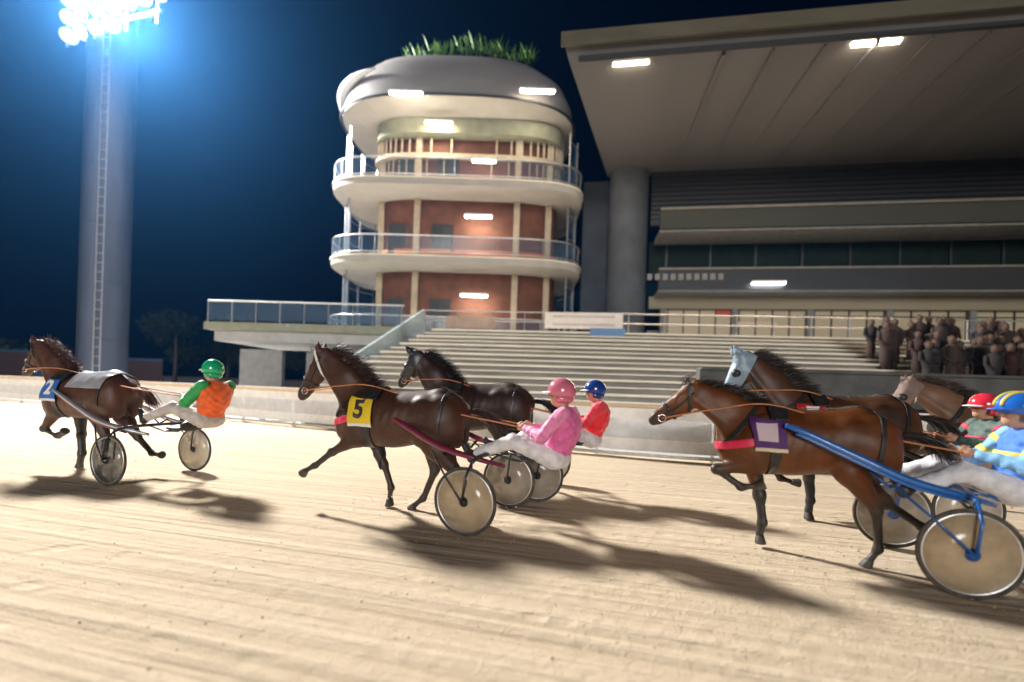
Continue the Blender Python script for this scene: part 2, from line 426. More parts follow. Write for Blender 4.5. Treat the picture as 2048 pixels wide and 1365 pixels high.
# running rail -------------------------------------------------------
def rail_fence():
    root = tag(empty('rail_fence', (0, 12, 0)), 'long white running rail with cream top and mesh infill along the sand track', 'fence')
    pts = [Vector((x, y, 0)) for x, y in RAIL]
    dense = [p for p in curve_pts([(p.x, p.y, 0) for p in pts], 10)]
    L = [0]
    for a, b in zip(dense, dense[1:]): L.append(L[-1] + (b - a).length)
    def at(s):
        for i in range(len(L) - 1):
            if L[i + 1] >= s: return dense[i].lerp(dense[i + 1], (s - L[i]) / (L[i + 1] - L[i]))
        return dense[-1]
    def ribbon(z0, z1, th, off, s0=0, s1=None, step=1.0):
        s1 = s1 or L[-1]; n = max(2, int((s1 - s0) / step)); V = []; F = []
        for i in range(n + 1):
            s = s0 + (s1 - s0) * i / n; p = at(s); t = (at(min(s + .2, L[-1])) - at(max(s - .2, 0))).normalized(); nn = Vector((-t.y, t.x, 0))
            for o_, z in ((off, z0), (off + th, z0), (off + th, z1), (off, z1)): V.append(p + nn * o_ + Vector((0, 0, z)))
        for i in range(n):
            for j in range(4): F.append((i * 4 + j, i * 4 + (j + 1) % 4, i * 4 + 4 + (j + 1) % 4, i * 4 + 4 + j))
        F += [(3, 2, 1, 0), (n * 4, n * 4 + 1, n * 4 + 2, n * 4 + 3)]
        return V, F
    def put(name, m, *a):
        V, F = ribbon(*a); o = mesh_obj(name, V, F, m, root, False); o.matrix_parent_inverse = root.matrix_basis.inverted(); return o
    put('top_rail', M['cream'], 1.135, 1.222, .10, -.05)
    put('rail_cap', M['white'], 1.223, 1.25, .13, -.065)
    put('white_board', M['white'], .88, 1.12, .03, -.03)
    put('kick_board', M['white'], .16, .44, .02, .0)
    put('bottom_pipe', M['metal'], .05, .12, .07, -.09)
    # mesh infill: thin upright wires, one panel per bay
    bay = 2.5; nb = int(L[-1] / bay)
    for k in range(nb):
        mb = MB(); s = k * bay
        while s < (k + 1) * bay - .01:
            p = at(s); mb.box((p.x, p.y, .665), (.018, .018, .45), 0); s += .052
        q0, q1 = at(k * bay + .05), at((k + 1) * bay - .05); c_ = (q0 + q1) / 2; d_ = q1 - q0
        mb.box((c_.x, c_.y + .02, .662), (d_.length, .006, .43), math.atan2(d_.y, d_.x))
        o = mb.build('mesh_panel', M['mesh'], root); o.matrix_parent_inverse = root.matrix_basis.inverted()
        p = at(k * bay); mb = MB().box((p.x, p.y + .09, .6), (.09, .07, 1.2), R(-20))
        o = mb.build('post', M['white'], root, bevel=.01); o.matrix_parent_inverse = root.matrix_basis.inverted()
    return root
rail_fence()

# floodlight mast ----------------------------------------------------
MB0 = P(219, 300, 30.0)
mast = tag(empty('floodlight_mast', (MB0.x, 30, 0)), 'tall pale concrete floodlight mast with a blazing lamp head beyond the rail', 'floodlight mast')
MASTH = P(215, 5, 30).z
mb = MB()
for i in range(7):
    z0 = i * MASTH / 7; z1 = (i + 1) * MASTH / 7
    mb.lathe([(1.30, z0), (1.30, z1 - .05)], 40); mb.lathe([(1.27, z1 - .05), (1.27, z1)], 40); mb.lathe([(1.30, z1 - .05), (1.27, z1 - .05)], 40)
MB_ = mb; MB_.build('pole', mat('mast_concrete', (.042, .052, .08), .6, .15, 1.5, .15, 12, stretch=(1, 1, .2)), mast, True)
ld = MB()
for sx in (-.22, .22): ld.tube([(.75 + sx, -1.16 - .1, .5), (.75 + sx, -1.16 - .1, MASTH - .4)], .03, 6)
for k in range(int(MASTH / .6) - 1): ld.tube([(.53, -1.26, .8 + k * .6), (.97, -1.26, .8 + k * .6)], .02, 5)
ld.build('ladder', M['metal'], mast)
MB().tube([(-.55, -1.23, .3), (-.55, -1.23, MASTH - .5)], .05, 6).build('cable_duct', M['dark_metal'], mast)
hd = MB()
FL = []
DIR = Vector((-MB0.x, -24, -MASTH)).normalized(); side = Vector((.96, -.28, 0)).normalized(); upv = side.cross(DIR)
base = P(222, 52, 28.3) - Vector((MB0.x, 30, 0))
for row in range(3):
    hd.tube([base + side * a + Vector((0, 0, row * 1.15 + .1)) for a in (-4.2, 4.2)], .10)
for a in (-4.0, -1.4, 1.4, 4.0): hd.tube([base + side * a + Vector((0, 0, z)) for z in (-.6, 3.0)], .08)
for a in (-1.4, 1.4): hd.tube([Vector((0, 0, MASTH - .3)), base + side * a + Vector((0, 0, .1))], .09)
hd.lathe([(1.3, MASTH - .1), (2.0, MASTH + .1), (2.0, MASTH + .25), (0, MASTH + .3)], 32)
hd.build('head_frame', M['metal'], mast)
for row in range(3):
    for k in range(7):
        if row == 0 and k > 3: continue
        c = base + side * (-3.9 + k * 1.3) + Vector((0, 0, row * 1.15 + .15)) + DIR * .2
        FL.append(c)
        q = DIR.to_track_quat('Z', 'Y').to_matrix().to_4x4(); q.translation = c
        mb = MB().lathe([(.12, -.42), (.30, -.30), (.46, .0), (.48, .12), (.45, .12), (.43, .02)], 20)
        o = mb.build('floodlight', M['metal'], mast, True); o.matrix_local = q
        l = MB().lathe([(.0, .0), (.26, .0), (.26, .03), (0, .05)], 20).build('lens', M['flood'], o, True)
lamp = bpy.data.lights.new('floodlight_beam', 'SPOT'); lamp.energy = 195000; lamp.spot_size = R(165); lamp.spot_blend = 1.0; lamp.shadow_soft_size = 2.0; lamp.color = (1.0, .97, .92)
lo_ = bpy.data.objects.new('floodlight_beam', lamp); COL.objects.link(lo_)
lpos = Vector((MB0.x, 30, 0)) + base + DIR * 1.8 + Vector((0, 0, 1.6)); lo_.location = lpos; lo_.rotation_euler = (lpos - Vector((3, 4, 0))).to_track_quat('Z', 'Y').to_euler()

# terrace ------------------------------------------------------------
TA = R(-5)
terr = tag(empty('terrace', (0, 14.2, 0), TA), 'pale concrete stepped terrace behind the rail with light step nosings', 'terrace')
NST = 13; RISE, TREAD = .235, .62
Z0 = 1.35
for i in range(NST):
    v0 = i * TREAD; z1 = Z0 + i * RISE
    mb = MB(); mb.box((9.2 + .09 * i, v0 + 4.9 - v0 / 2, z1 / 2), (32 - .18 * i, 9.8 - v0, z1 - .002 * (NST - i)))
    st = mb.build('step', M['step'], terr)
    if True:
        MB().box((9.2 + .09 * i, v0 - .02, z1 + .012), (32 - .18 * i, .26 if i % 2 else .34, .045 if i % 2 else .075)).build('step_nosing', M['nosing'], st)
TOPZ = Z0 + (NST - 1) * RISE
# sloping side parapet of the terrace
pa = [(-7.0, .1), (-5.5, 8.6)]
V = []
for (u, v), z in zip(pa, (1.2, TOPZ + 1.15)):
    V += [(u, v, z - 1.25), (u + .12, v, z - 1.25), (u + .12, v, z + .05), (u, v, z + .05)]
mesh_obj('side_parapet', V, [(0, 4, 5, 1), (1, 5, 6, 2), (2, 6, 7, 3), (3, 7, 4, 0), (0, 1, 2, 3), (7, 6, 5, 4)], M['glass_pale'], terr, False)
hr = MB()
for z in (.62, 1.1): hr.tube([(u, 8.3, TOPZ + z) for u in (-5.4, 24)], .03)
hr.build('handrail', M['metal'], terr)
for k in range(18):
    MB().tube([(-5.3 + k * 1.7, 8.3, TOPZ), (-5.3 + k * 1.7, 8.3, TOPZ + 1.1)], .025, 6).build('rail_post', M['metal'], terr)
# benches along the steps
def tl(u, v, z): return terr.matrix_basis @ Vector((u, v, z))
# retaining wall at the right of the terrace
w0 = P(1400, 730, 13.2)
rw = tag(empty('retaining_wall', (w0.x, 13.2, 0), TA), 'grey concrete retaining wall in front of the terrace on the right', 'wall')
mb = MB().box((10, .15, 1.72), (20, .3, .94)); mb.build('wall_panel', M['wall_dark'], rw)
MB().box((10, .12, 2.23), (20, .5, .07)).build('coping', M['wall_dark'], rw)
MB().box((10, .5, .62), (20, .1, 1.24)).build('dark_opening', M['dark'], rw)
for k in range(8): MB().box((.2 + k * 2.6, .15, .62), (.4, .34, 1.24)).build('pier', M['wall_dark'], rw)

# concourse platform on the left --------------------------------------
pf = P(430, 660, 22.0)
plat = tag(empty('viewing_platform', (pf.x, 22.0, 0), R(-2)), 'raised viewing platform with glass balustrade left of the terrace', 'platform')
MB().box((4.6, 2.5, TOPZ - .18), (9.6, 6, .36)).build('deck_edge', M['olive'], plat)
MB().box((4.7, 2.7, TOPZ - .62), (9.3, 5.6, .5)).build('deck_beam', M['concrete_pale'], plat)
MB().box((1.7, 1.2, 1.5), (2.2, .3, 3.0)).build('support_wall', M['concrete'], plat)
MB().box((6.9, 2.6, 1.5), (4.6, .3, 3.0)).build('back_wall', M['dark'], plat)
MB().box((4.0, 1.9, 1.5), (.5, .5, 3.0)).build('column', M['concrete'], plat)
g = MB()
for k in range(4): MB().box((1.05 + k * 2.35, -.38, TOPZ + .52), (2.28, .02, .84)).build('glass_panel', M['glass'], plat)
MB().tube([(-.1, -.38, TOPZ + 1.02), (9.4, -.38, TOPZ + 1.02)], .04).build('handrail', M['metal'], plat)
for k in range(9): MB().tube([(-.1 + k * 1.175, -.38, TOPZ), (-.1 + k * 1.175, -.38, TOPZ + 1.0)], .025, 6).build('rail_post', M['metal'], plat)
sg = tag(empty('message_display', P(640, 653, 21.4)), 'blue lit strip display on the glass balustrade of the platform', 'display')
MB().box((0, 0, 0), (3.3, .06, .2)).build('display_case', M['dark'], sg)
mb = MB(); rr = random.Random(3); x = -1.55
while x < 1.5:
    w = rr.choice((.05, .08, .12)); mb.box((x + w / 2, -.034, rr.uniform(-.02, .02)), (w, .006, rr.choice((.05, .09, .11)))); x += w + rr.choice((.03, .05, .09))
mb.build('lit_characters', emit('blue_led', (.10, .40, .85), 1.1), sg)
bn = tag(empty('bench', G(555, 800) * 0 + P(556, 762, 16.5)), 'white bench standing beneath the viewing platform', 'bench')
bn.location.z = 0
MB().box((0, 0, .47), (1.4, .38, .06)).build('seat', M['white'], bn, bevel=.01)
MB().box((0, .2, .78), (1.4, .05, .3)).build('backrest', M['white'], bn, bevel=.01)
for sx in (-.55, .55): MB().box((sx, 0, .22), (.06, .34, .44)).build('leg', M['metal'], bn)

# round tower -----------------------------------------------------------
TC = Vector((-3.05, 29.0, 0))
tower = tag(empty('stand_tower', TC), 'round red brown tower with white balconies and an oval roof beside the grandstand', 'tower')
def oval(a, b, n=48, p=4.0, a0=0): 
    out = []
    for i in range(n):
        q = 2 * math.pi * i / n; c, s = math.cos(q), math.sin(q)
        out.append((a * math.copysign(abs(c) ** (2 / p), c), b * math.copysign(abs(s) ** (2 / p), s)))
    return out
ZS1, ZS2, ZBEAM, ZD = 8.2, 12.5, 14.9, 17.0
levels = [TOPZ, ZS1, ZS2, ZD]
for i in range(3):
    z0, z1 = levels[i] + (.0 if i == 0 else .34), levels[i + 1]
    c = MB().prism(oval(5.5, 2.2, 40), z0, z1).build('core_wall', M['brick'], tower, True)
    c.data.polygons.foreach_set('use_smooth', [False] * len(c.data.polygons))
for z in (ZS1, ZS2):
    fl = MB().prism([(x - .5, y) for x, y in oval(7.4, 4.3, 48, 5)], z + .0, z + .34).build('balcony_slab', M['plaster'], tower)
    MB().prism([(x - .5, y) for x, y in oval(7.46, 4.36, 48, 5)], z + .343, z + .42).build('slab_edging', M['nosing'], fl)
def ring(a, b, z, r, name, m, par, p=4.0):
    return MB().tube([(x - .5, y, z) for x, y in oval(a, b, 48, 5)], r, 6, True).build(name, m, par, True)
for z in (TOPZ, ZS1 + .42, ZS2 + .42):
    a, b = 7.35, 4.25
    ring(a, b, z + 1.08, .04, 'handrail', M['metal'], tower)
    ring(a, b, z + .15, .03, 'foot_rail', M['metal'], tower)
    pts = [(x - .5, y) for x, y in oval(a, b, 48, 5)]
    for k in range(0, 48, 3):
        if pts[k][1] > 3.5: continue
        MB().tube([(pts[k][0], pts[k][1], z), (pts[k][0], pts[k][1], z + 1.08)], .025, 6).build('baluster_post', M['metal'], tower)
    V = []; F = []
    for i, (x, y) in enumerate(pts): V += [(x, y, z + .18), (x, y, z + 1.02)]
    for i in range(48): j = (i + 1) % 48; F.append((2 * i, 2 * j, 2 * j + 1, 2 * i + 1))
    mesh_obj('balustrade_glass', V, F, M['glass'], tower, True)
# scaffold-like glazed screens at both flanks
for sx in (-1, 1):
    mb = MB()
    for k in range(5):
        q = R(150 + k * 14) if sx < 0 else R(30 - k * 14)
        x, y = 7.3 * math.cos(q) - .5, 4.75 * math.sin(q)
        mb.tube([(x, y, TOPZ), (x, y, ZD - .2)], .05, 6)
    for z in np.arange(TOPZ + 2, ZD, 1.45):
        qs = [R(150 + k * 7) if sx < 0 else R(30 - k * 7) for k in range(9)]
        mb.tube([(7.3 * math.cos(q) - .5, 4.75 * math.sin(q), z) for q in qs], .03, 6)
    mb.build('screen_frame', M['metal'], tower)
    V = []; F = []
    qs = [R(150 + k * 7) if sx < 0 else R(30 - k * 7) for k in range(9)]
    for q in qs: V += [(7.25 * math.cos(q) - .5, 4.7 * math.sin(q), TOPZ + 1), (7.25 * math.cos(q) - .5, 4.7 * math.sin(q), ZD - .4)]
    for k in range(8): F.append((2 * k, 2 * k + 2, 2 * k + 3, 2 * k + 1))
    mesh_obj('screen_glass', V, F, clear('blue_screen_glass', (.03, .09, .2), .45), tower, False)
# pilasters, beam, slats
for x in (-5.2, -2.9, 3.0, 4.9):
    for i in range(3):
        yy = -2.2 * (max(0, 1 - abs(x / 5.5) ** 4.0)) ** (1 / 4.0) - .12
        MB().box((x, yy, (levels[i] + levels[i + 1]) / 2 + .17), (.35, .3, levels[i + 1] - levels[i] - .36)).build('pilaster', M['timber'], tower)
bp_ = [(x, y) for x, y in oval(5.9, 2.6, 48)]
MB().prism(bp_, ZBEAM, ZBEAM + .22).build('ring_beam', M['timber'], tower)
MB().prism(oval(5.75, 3.0, 48), ZBEAM + 1.2, ZD - .02).build('cream_band', M['olive'], tower)
pts = oval(5.75, 2.45, 110)
for k in range(110):
    if pts[k][1] < -.6 and k % 2 == 0:
        x, y = pts[k]
        MB().box((x, y, ZBEAM + .22 + (.48 if x < 2.6 else .97)), (.10, .12, .96 if x < 2.6 else 1.95)).build('slat', M['timber'], tower)
fr = MB().prism(oval(5.62, 2.32, 48), ZS1 + .45, ZS1 + 1.35).build('orange_band', mat('orange_panel', (.40, .12, .035), .6, .2, .6, stretch=(.3, 1, 1)), tower)
# oval roof: white ring soffit, shallow dome underside, metal rim, pale arc shaped as a highlight
n = 64
def rim(a, b, z, tilt=0): return [(x - .75, y, z + tilt * -y) for x, y in oval(a * .93, b * .84 + .4, n, 3.0)]
R1, R2, R3, R4 = rim(7.6, 4.9, ZD + .25), rim(6.4, 3.2, ZD + .0), rim(7.2, 5.2, ZD + 1.3, .1), rim(5.4, 3.6, ZD + 2.6, .05)
def loft(rings, name, m, par, cap0=False, cap1=False):
    V = [v for r in rings for v in r]; F = []
    for a in range(len(rings) - 1):
        for i in range(n): j = (i + 1) % n; F.append((a * n + i, a * n + j, (a + 1) * n + j, (a + 1) * n + i))
    if cap0: F.append(tuple(range(n))[::-1])
    if cap1: F.append(tuple((len(rings) - 1) * n + i for i in range(n)))
    return mesh_obj(name, V, F, m, par, True)
loft([R2, R1], 'roof_soffit', M['plaster'], tower, cap0=True)
dome = [rim(7.55, 4.85, ZD + .28), rim(7.5, 4.9, ZD + 1.2), rim(7.0, 4.6, ZD + 2.2), rim(5.9, 4.0, ZD + 3.0), rim(4.0, 2.8, ZD + 3.45), rim(1.8, 1.2, ZD + 3.6)]
loft(dome, 'roof_shell', mat('grey_roof_shell', (.19, .18, .175), .55, .1, 1, stretch=(.2, 1, 1)), tower, cap1=True)
MB().tube(rim(7.72, 5.0, ZD + .27), .07, 8, True).build('roof_rim', M['dark_metal'], tower, True)
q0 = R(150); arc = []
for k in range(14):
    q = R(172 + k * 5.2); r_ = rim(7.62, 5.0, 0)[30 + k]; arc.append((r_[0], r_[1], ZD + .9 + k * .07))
MB().tube(arc, [.05 + .28 * math.sin(math.pi * k / 13) for k in range(14)], 12).build('roof_highlight', mat('highlight_arc', (.85, .87, .9), .25, .05, 5, metal=.35), tower, True)  # swelling pale arc that models the bright reflection on the shell's left side
def lamp_unit(par, loc, L, m, nm='ceiling_lamp', power=0, col=(1, .85, .65), rz=0, dirn=(0, 0, -1)):
    o = MB().box((0, 0, .05), (L + .1, .22, .1)).build(nm, M['white'], par); o.location = loc; o.rotation_euler = (0, 0, rz)
    MB().box((0, 0, -.04), (L, .17, .08)).build('lamp_tube', m, o)
    if power:
        a = bpy.data.lights.new('lamp_glow', 'AREA'); a.shape = 'RECTANGLE'; a.size = L; a.size_y = .3; a.energy = power; a.color = col
        ao = bpy.data.objects.new('lamp_glow', a); COL.objects.link(ao); ao.parent = o; ao.location = (0, 0, -.12)
        if dirn != (0, 0, -1): ao.rotation_euler = Vector([-c for c in dirn]).to_track_quat('Z', 'Y').to_euler()
def px_on(x, y, Y, par): return par.matrix_basis.inverted() @ P(x, y, Y)
WARM = (1, .84, .62)
for (x, y, Y, L, m, pw, c) in ((812, 186, 24.0, 1.7, M['lamp_warm'], 60, WARM), (1075, 182, 24.2, 1.8, M['lamp_warm'], 60, WARM), (878, 246, 25.6, 1.5, M['lamp_warm'], 90, WARM),
                            (968, 322, 25.6, 1.3, M['lamp_cool'], 60, WARM), (957, 433, 25.8, 1.5, M['lamp_cool'], 110, WARM), (948, 591, 25.8, 1.5, M['lamp_cool'], 110, WARM)):
    lamp_unit(tower, px_on(x, y, Y, tower), L, m, power=pw, col=c, dirn=(0, .6, -.5))
# lights thrown up on the balcony soffits by the lamps below the slabs
for z in (TOPZ + .6, ZS1 + 1.0, ZD - 2.6):
    a = bpy.data.lights.new('soffit_glow', 'AREA'); a.shape = 'RECTANGLE'; a.size = 9; a.size_y = 1.2; a.energy = 95; a.color = (1, .9, .76)
    ao = bpy.data.objects.new('soffit_glow', a); COL.objects.link(ao); ao.parent = tower; ao.location = (0, -3.6, z); ao.rotation_euler = (R(180), 0, 0)
# green plants on the tower roof
leafm = mat('lit_green_leaf', (.10, .22, .03), .5, .4, 6)
for k, (x, y) in enumerate(((855, 92), (905, 82), (958, 75), (1008, 80), (1062, 92))):
    p = P(x - 20, y + 22, 28.5)
    o = tag(empty('roof_shrub', p), ['leftmost wispy green shrub on the oval tower roof', 'second wispy green shrub from the left on the tower roof', 'middle and highest green shrub on the oval tower roof', 'second green shrub from the right on the tower roof', 'rightmost sparse green shrub on the oval tower roof'][k], 'shrub', 'shrubs on the tower roof')
    mb = MB(); rr = random.Random(k)
    for i in range(70):
        q = rr.uniform(0, 6.28); l = rr.uniform(.4, 1.0); b0 = Vector((rr.uniform(-.8, .8), rr.uniform(-.4, .4), -.3))
        t = b0 + Vector((math.cos(q) * .5, math.sin(q) * .4, l)); wv = Vector((math.sin(q), -math.cos(q), 0)) * .035
        mid = (b0 + t) / 2 + Vector((0, 0, .12))
        mb.add([b0 - wv, b0 + wv, mid + wv, mid - wv, t], [(0, 1, 2, 3), (3, 2, 4)])
    mb.build('foliage', leafm, o)

# main grandstand --------------------------------------------------------
gs = tag(empty('grandstand', (8.0, 27.0, 0), R(-9)), 'large grandstand with a huge overhanging grey roof on the right', 'grandstand')
ZR = 14.7
V = [(-4.7, -9.6, ZR + .15), (60, -9.6, ZR + .15), (60, .5, ZR), (-2.6, .5, ZR)]
V += [(-5.0, -9.9, ZR + 1.0), (60, -9.9, ZR + 1.0), (60, .5, ZR + 1.2), (-3.0, .5, ZR + 1.2)]
mesh_obj('roof_canopy', V, [(0, 1, 2, 3), (7, 6, 5, 4), (1, 5, 6, 2), (2, 6, 7, 3), (3, 7, 4, 0), (0, 4, 5, 1)], M['soffit'], gs, False)
MB().box((27.45, -9.96, ZR + .72), (64.9, .12, .55)).build('roof_fascia', M['fascia'], gs)
MB().box((27.8, -9.7, ZR + .08), (64.2, .18, .14)).build('drip_edge', M['slate'], gs)
for k in range(22): MB().box((1.3 + k * 1.8, -4.6, ZR + .06), (.05 if k % 3 else .14, 9.6, .07 if k % 3 else .16)).build('soffit_joint', M['soffit'], gs)
MB().box((30, .2, (14.7 + 11.5) / 2), (60, .3, 3.2)).build('louvre_wall', M['slate'], gs)
mb = MB()
for k in range(10): mb.box((30, -.02, 11.9 + k * .27), (60, .1, .07))
mb.build('louvre_blades', M['dark_metal'], gs)
MB().box((30, -2.2, 10.95), (59.6, .25, 1.0)).build('upper_balcony_front', mat('stand_olive', (.03, .031, .021), .7, .2, .8, stretch=(.2, 1, 1)), gs)
MB().box((30, -2.25, 11.51), (59.6, .4, .12)).build('upper_balcony_cap', mat('dull_cap', (.15, .14, .11), .6, .15, 2), gs)
MB().box((30, -1.0, 10.40), (59.6, 2.3, .14)).build('upper_floor', M['concrete'], gs)
MB().box((30, .4, 9.5), (60, .2, 2.1)).build('dark_glazing', M['green_dark'], gs)
for k in range(14): MB().box((1.0 + k * 2.5, .26, 9.5), (.12, .14, 2.0)).build('mullion', M['dark_metal'], gs)
MB().box((30, -1.6, 7.80), (59.4, .3, 1.1)).build('lower_balcony_front', M['slate'], gs)
MB().box((30, -1.62, 8.40), (59.4, .4, .1)).build('lower_balcony_cap', mat('dull_cap_low', (.18, .16, .13), .6, .15, 2), gs)
MB().box((30, -.7, 7.2), (59.4, 1.9, .12)).build('lower_floor', M['concrete'], gs)
mb = MB(); rr = random.Random(11)
for k in range(10): mb.box((-.2 + k * .42, -1.77, 7.95), (.26, .03, .34))
mb.build('raised_lettering', mat('dull_lettering', (.2, .19, .18), .6, .1, 4), gs)
MB().box((30, -.2, 6.78), (60, .3, .7)).build('cream_wall', mat('cream_wall_paint', (.25, .215, .14), .7, .12, 1, stretch=(.2, 1, 1)), gs)
for k in range(10):
    wn_ = MB().box((2.9 + k * 4.0, .1, 5.5), (3.7, .08, 1.85)).build('window', M['window_lit'], gs)
    mb = MB()
    for j in range(5): mb.box((1.15 + k * 4 + j * .9, .03, 5.5), (.06, .08, 1.85))
    mb.box((2.9 + k * 4, .028, 6.1), (3.7, .07, .06)); mb.build('window_frame', M['dark_metal'], wn_)
    MB().box((.85 + k * 4, -.05, 5.7), (.32, .4, 2.4)).build('column', M['concrete'], gs)
MB().box((-3.2, 1.2, 9.4), (1.7, .3, 10.6)).build('link_wall', mat('blue_grey_render', (.03, .036, .05), .8, .3, .7), gs)
MB().box((30, .6, 4.6), (60, .6, 1.2)).build('plinth', M['concrete'], gs)
MB().lathe([(1.15, 4.2), (1.15, ZR + .1)], 32, (-1.3, .3, 0)).build('end_column', mat('end_column_concrete', (.075, .08, .09), .8, .2, 1), gs, True)
for (x, y, Y, L, m, pw) in ((1262, 124, 18.3, 1.4, M['lamp_warm'], 60), (1752, 84, 16.8, 1.6, M['lamp_warm'], 60), (1537, 566, 24.2, 1.6, M['lamp_cool'], 6)):
    lamp_unit(gs, px_on(x, y, Y, gs), L, m, power=pw, col=WARM, dirn=(0, .5, -.2))
a = bpy.data.lights.new('canopy_glow', 'AREA'); a.shape = 'RECTANGLE'; a.size = 14; a.size_y = 2; a.energy = 160; a.color = (1, .86, .74)
ao = bpy.data.objects.new('canopy_glow', a); COL.objects.link(ao); ao.parent = gs; ao.location = (2, -6.5, 9.6); ao.rotation_euler = (R(180), 0, 0)
# flood of warm light from the concourse onto the upper steps
a = bpy.data.lights.new('concourse_glow', 'AREA'); a.shape = 'RECTANGLE'; a.size = 16; a.size_y = .6; a.energy = 1100; a.color = (1, .72, .46)
ao = bpy.data.objects.new('concourse_glow', a); COL.objects.link(ao); ao.parent = gs; ao.location = (4, -2.6, 7.0); ao.rotation_euler = (R(-38), 0, 0)

def sign(name, x, y, Y, w, h, m, label, rz=R(-7), lines=0, lm=None, cat='sign'):
    o = tag(empty(name, P(x, y, Y), rz), label, cat)
    MB().box((0, 0, 0), (w, .05, h)).build('panel', m, o)
    if lines:
        mb = MB(); rr = random.Random(int(x))
        for j in range(lines):
            mb.box((0, -.03, h * (.25 - .5 * j / max(1, lines - 1)) if lines > 1 else 0), (w * .8, .012, h * .16))
        mb.build('printed_band', lm, o)
    return o
sign('banner', 1167, 642, 21.6, 3.7, .78, mat('white_banner', (.72, .66, .60), .7, .06, 2), 'white banner hung on the terrace handrail below the tower', lines=2, lm=mat('faded_print', (.50, .43, .40), .7, .1, 4))
sign('banner', 940, 645, 22.6, 2.5, .62, mat('brown_banner', (.34, .25, .20), .7, .2, 2), 'small brown banner on the terrace handrail left of the white one')
sign('advert_board', 1505, 622, 26.2, 4.2, .55, mat('red_board', (.50, .07, .03), .6, .2, 1.5, stretch=(.3, 1, 1)), 'long red board above the lit windows of the grandstand')
sign('advert_board', 1540, 650, 26.0, 3.9, .30, mat('pale_board', (.62, .50, .38), .6, .1, 2), 'narrow pale board across the lit windows below the red one')
sign('advert_board', 1215, 668, 21.0, 1.6, .5, mat('blue_board', (.06, .16, .34), .5, .15, 2), 'blue board on the terrace handrail beneath the white banner')

# hoardings, hedge and trees beyond the rail at the left ---------------------------
def hoarding(x0, x1, Y, z0, z1, m, label, cap):
    a, b = P(x0, 700, Y), P(x1, 700, Y); c = (a + b) / 2; w = (b - a).length
    o = tag(empty('hoarding', (c.x, Y, 0), R(-4)), label, 'hoarding')
    MB().box((0, 0, (z0 + z1) / 2), (w, .08, z1 - z0)).build('board', m, o)
    MB().box((0, -.01, z1 + .08), (w, .14, .16)).build('board_cap', cap, o)
    for k in range(int(w / 2.5) + 1): MB().box((-w / 2 + .1 + k * 2.5, .12, z1 / 2), (.1, .1, z1)).build('post', M['dark_metal'], o)
blue = mat('blue_hoarding', (.02, .06, .14), .5, .2, 1, stretch=(.3, 1, 1)); red = mat('dull_red_hoarding', (.04, .013, .010), .6, .3, .8, stretch=(.25, 1, 1))
hoarding(-120, 66, 36, .9, 3.0, red, 'dull red hoarding with a blue cap at the far left', blue)
hoarding(196, 330, 37, .9, 2.7, red, 'dull red hoarding with a blue cap between mast and platform', blue)
hoarding(66, 196, 35.5, .6, 2.2, blue, 'low blue hoarding behind the leading horse', M['metal'])
def leafy(o, crowns, nleaf, m, size, seed):
    rr = random.Random(seed); mb = MB()
    for (c, r) in crowns:
        for i in range(nleaf):
            d = Vector((rr.gauss(0, 1), rr.gauss(0, 1), rr.gauss(0, 1))).normalized() * (rr.random() ** .45)
            p = Vector(c) + Vector((d.x * r[0], d.y * r[1], d.z * r[2])); a = Vector((rr.gauss(0, 1), rr.gauss(0, 1), rr.gauss(0, 1))).normalized(); b = a.orthogonal().normalized()
            s = size * rr.uniform(.5, 1.3); mb.add([p - a * s, p + b * s * .5, p + a * s, p - b * s * .5], [(0, 1, 2, 3)])
    return mb.build('crown', m, o)
treem = mat('night_foliage', (.016, .028, .010), .7, .5, 3)
bark = mat('bark', (.08, .06, .045), .9, .3, 8, .5, 30)
for k, (x, Y, H) in enumerate(((350, 62, 11), (455, 70, 12.5), (560, 66, 10.5), (20, 80, 8), (640, 75, 11))):
    p = P(x, 740, Y); o = tag(empty('tree', (p.x, Y, 0)), ['dark tree just right of the floodlight mast', 'tall dark tree behind the left end of the platform', 'dark tree behind the middle of the platform', 'low dark tree at the far left beyond the hoardings', 'dark tree behind the left flank of the tower'][k], 'tree', 'dark trees beyond the track')
    MB().tube([(0, 0, 0), (.1, 0, H * .3), (-.1, .1, H * .7)], [.3, .22, .08], 8).build('trunk', bark, o, True)
    rr = random.Random(k + 40)
    leafy(o, [((rr.uniform(-.28, .28) * H, rr.uniform(-.2, .2) * H, H * rr.uniform(.38, .82)), (H * .2, H * .2, H * .15)) for _ in range(9)], 240, treem, .3, k)
hd_ = P(-20, 690, 44)
hedge = tag(empty('hedge', (hd_.x, 44, 0)), 'clipped dark green hedge at the far left behind the hoardings', 'hedge')
leafy(hedge, [((-6 + k * 1.6, 0, 2.4), (1.2, .7, 1.7)) for k in range(9)], 260, mat('hedge_leaf', (.03, .075, .018), .7, .5, 3), .16, 5).name = 'foliage'

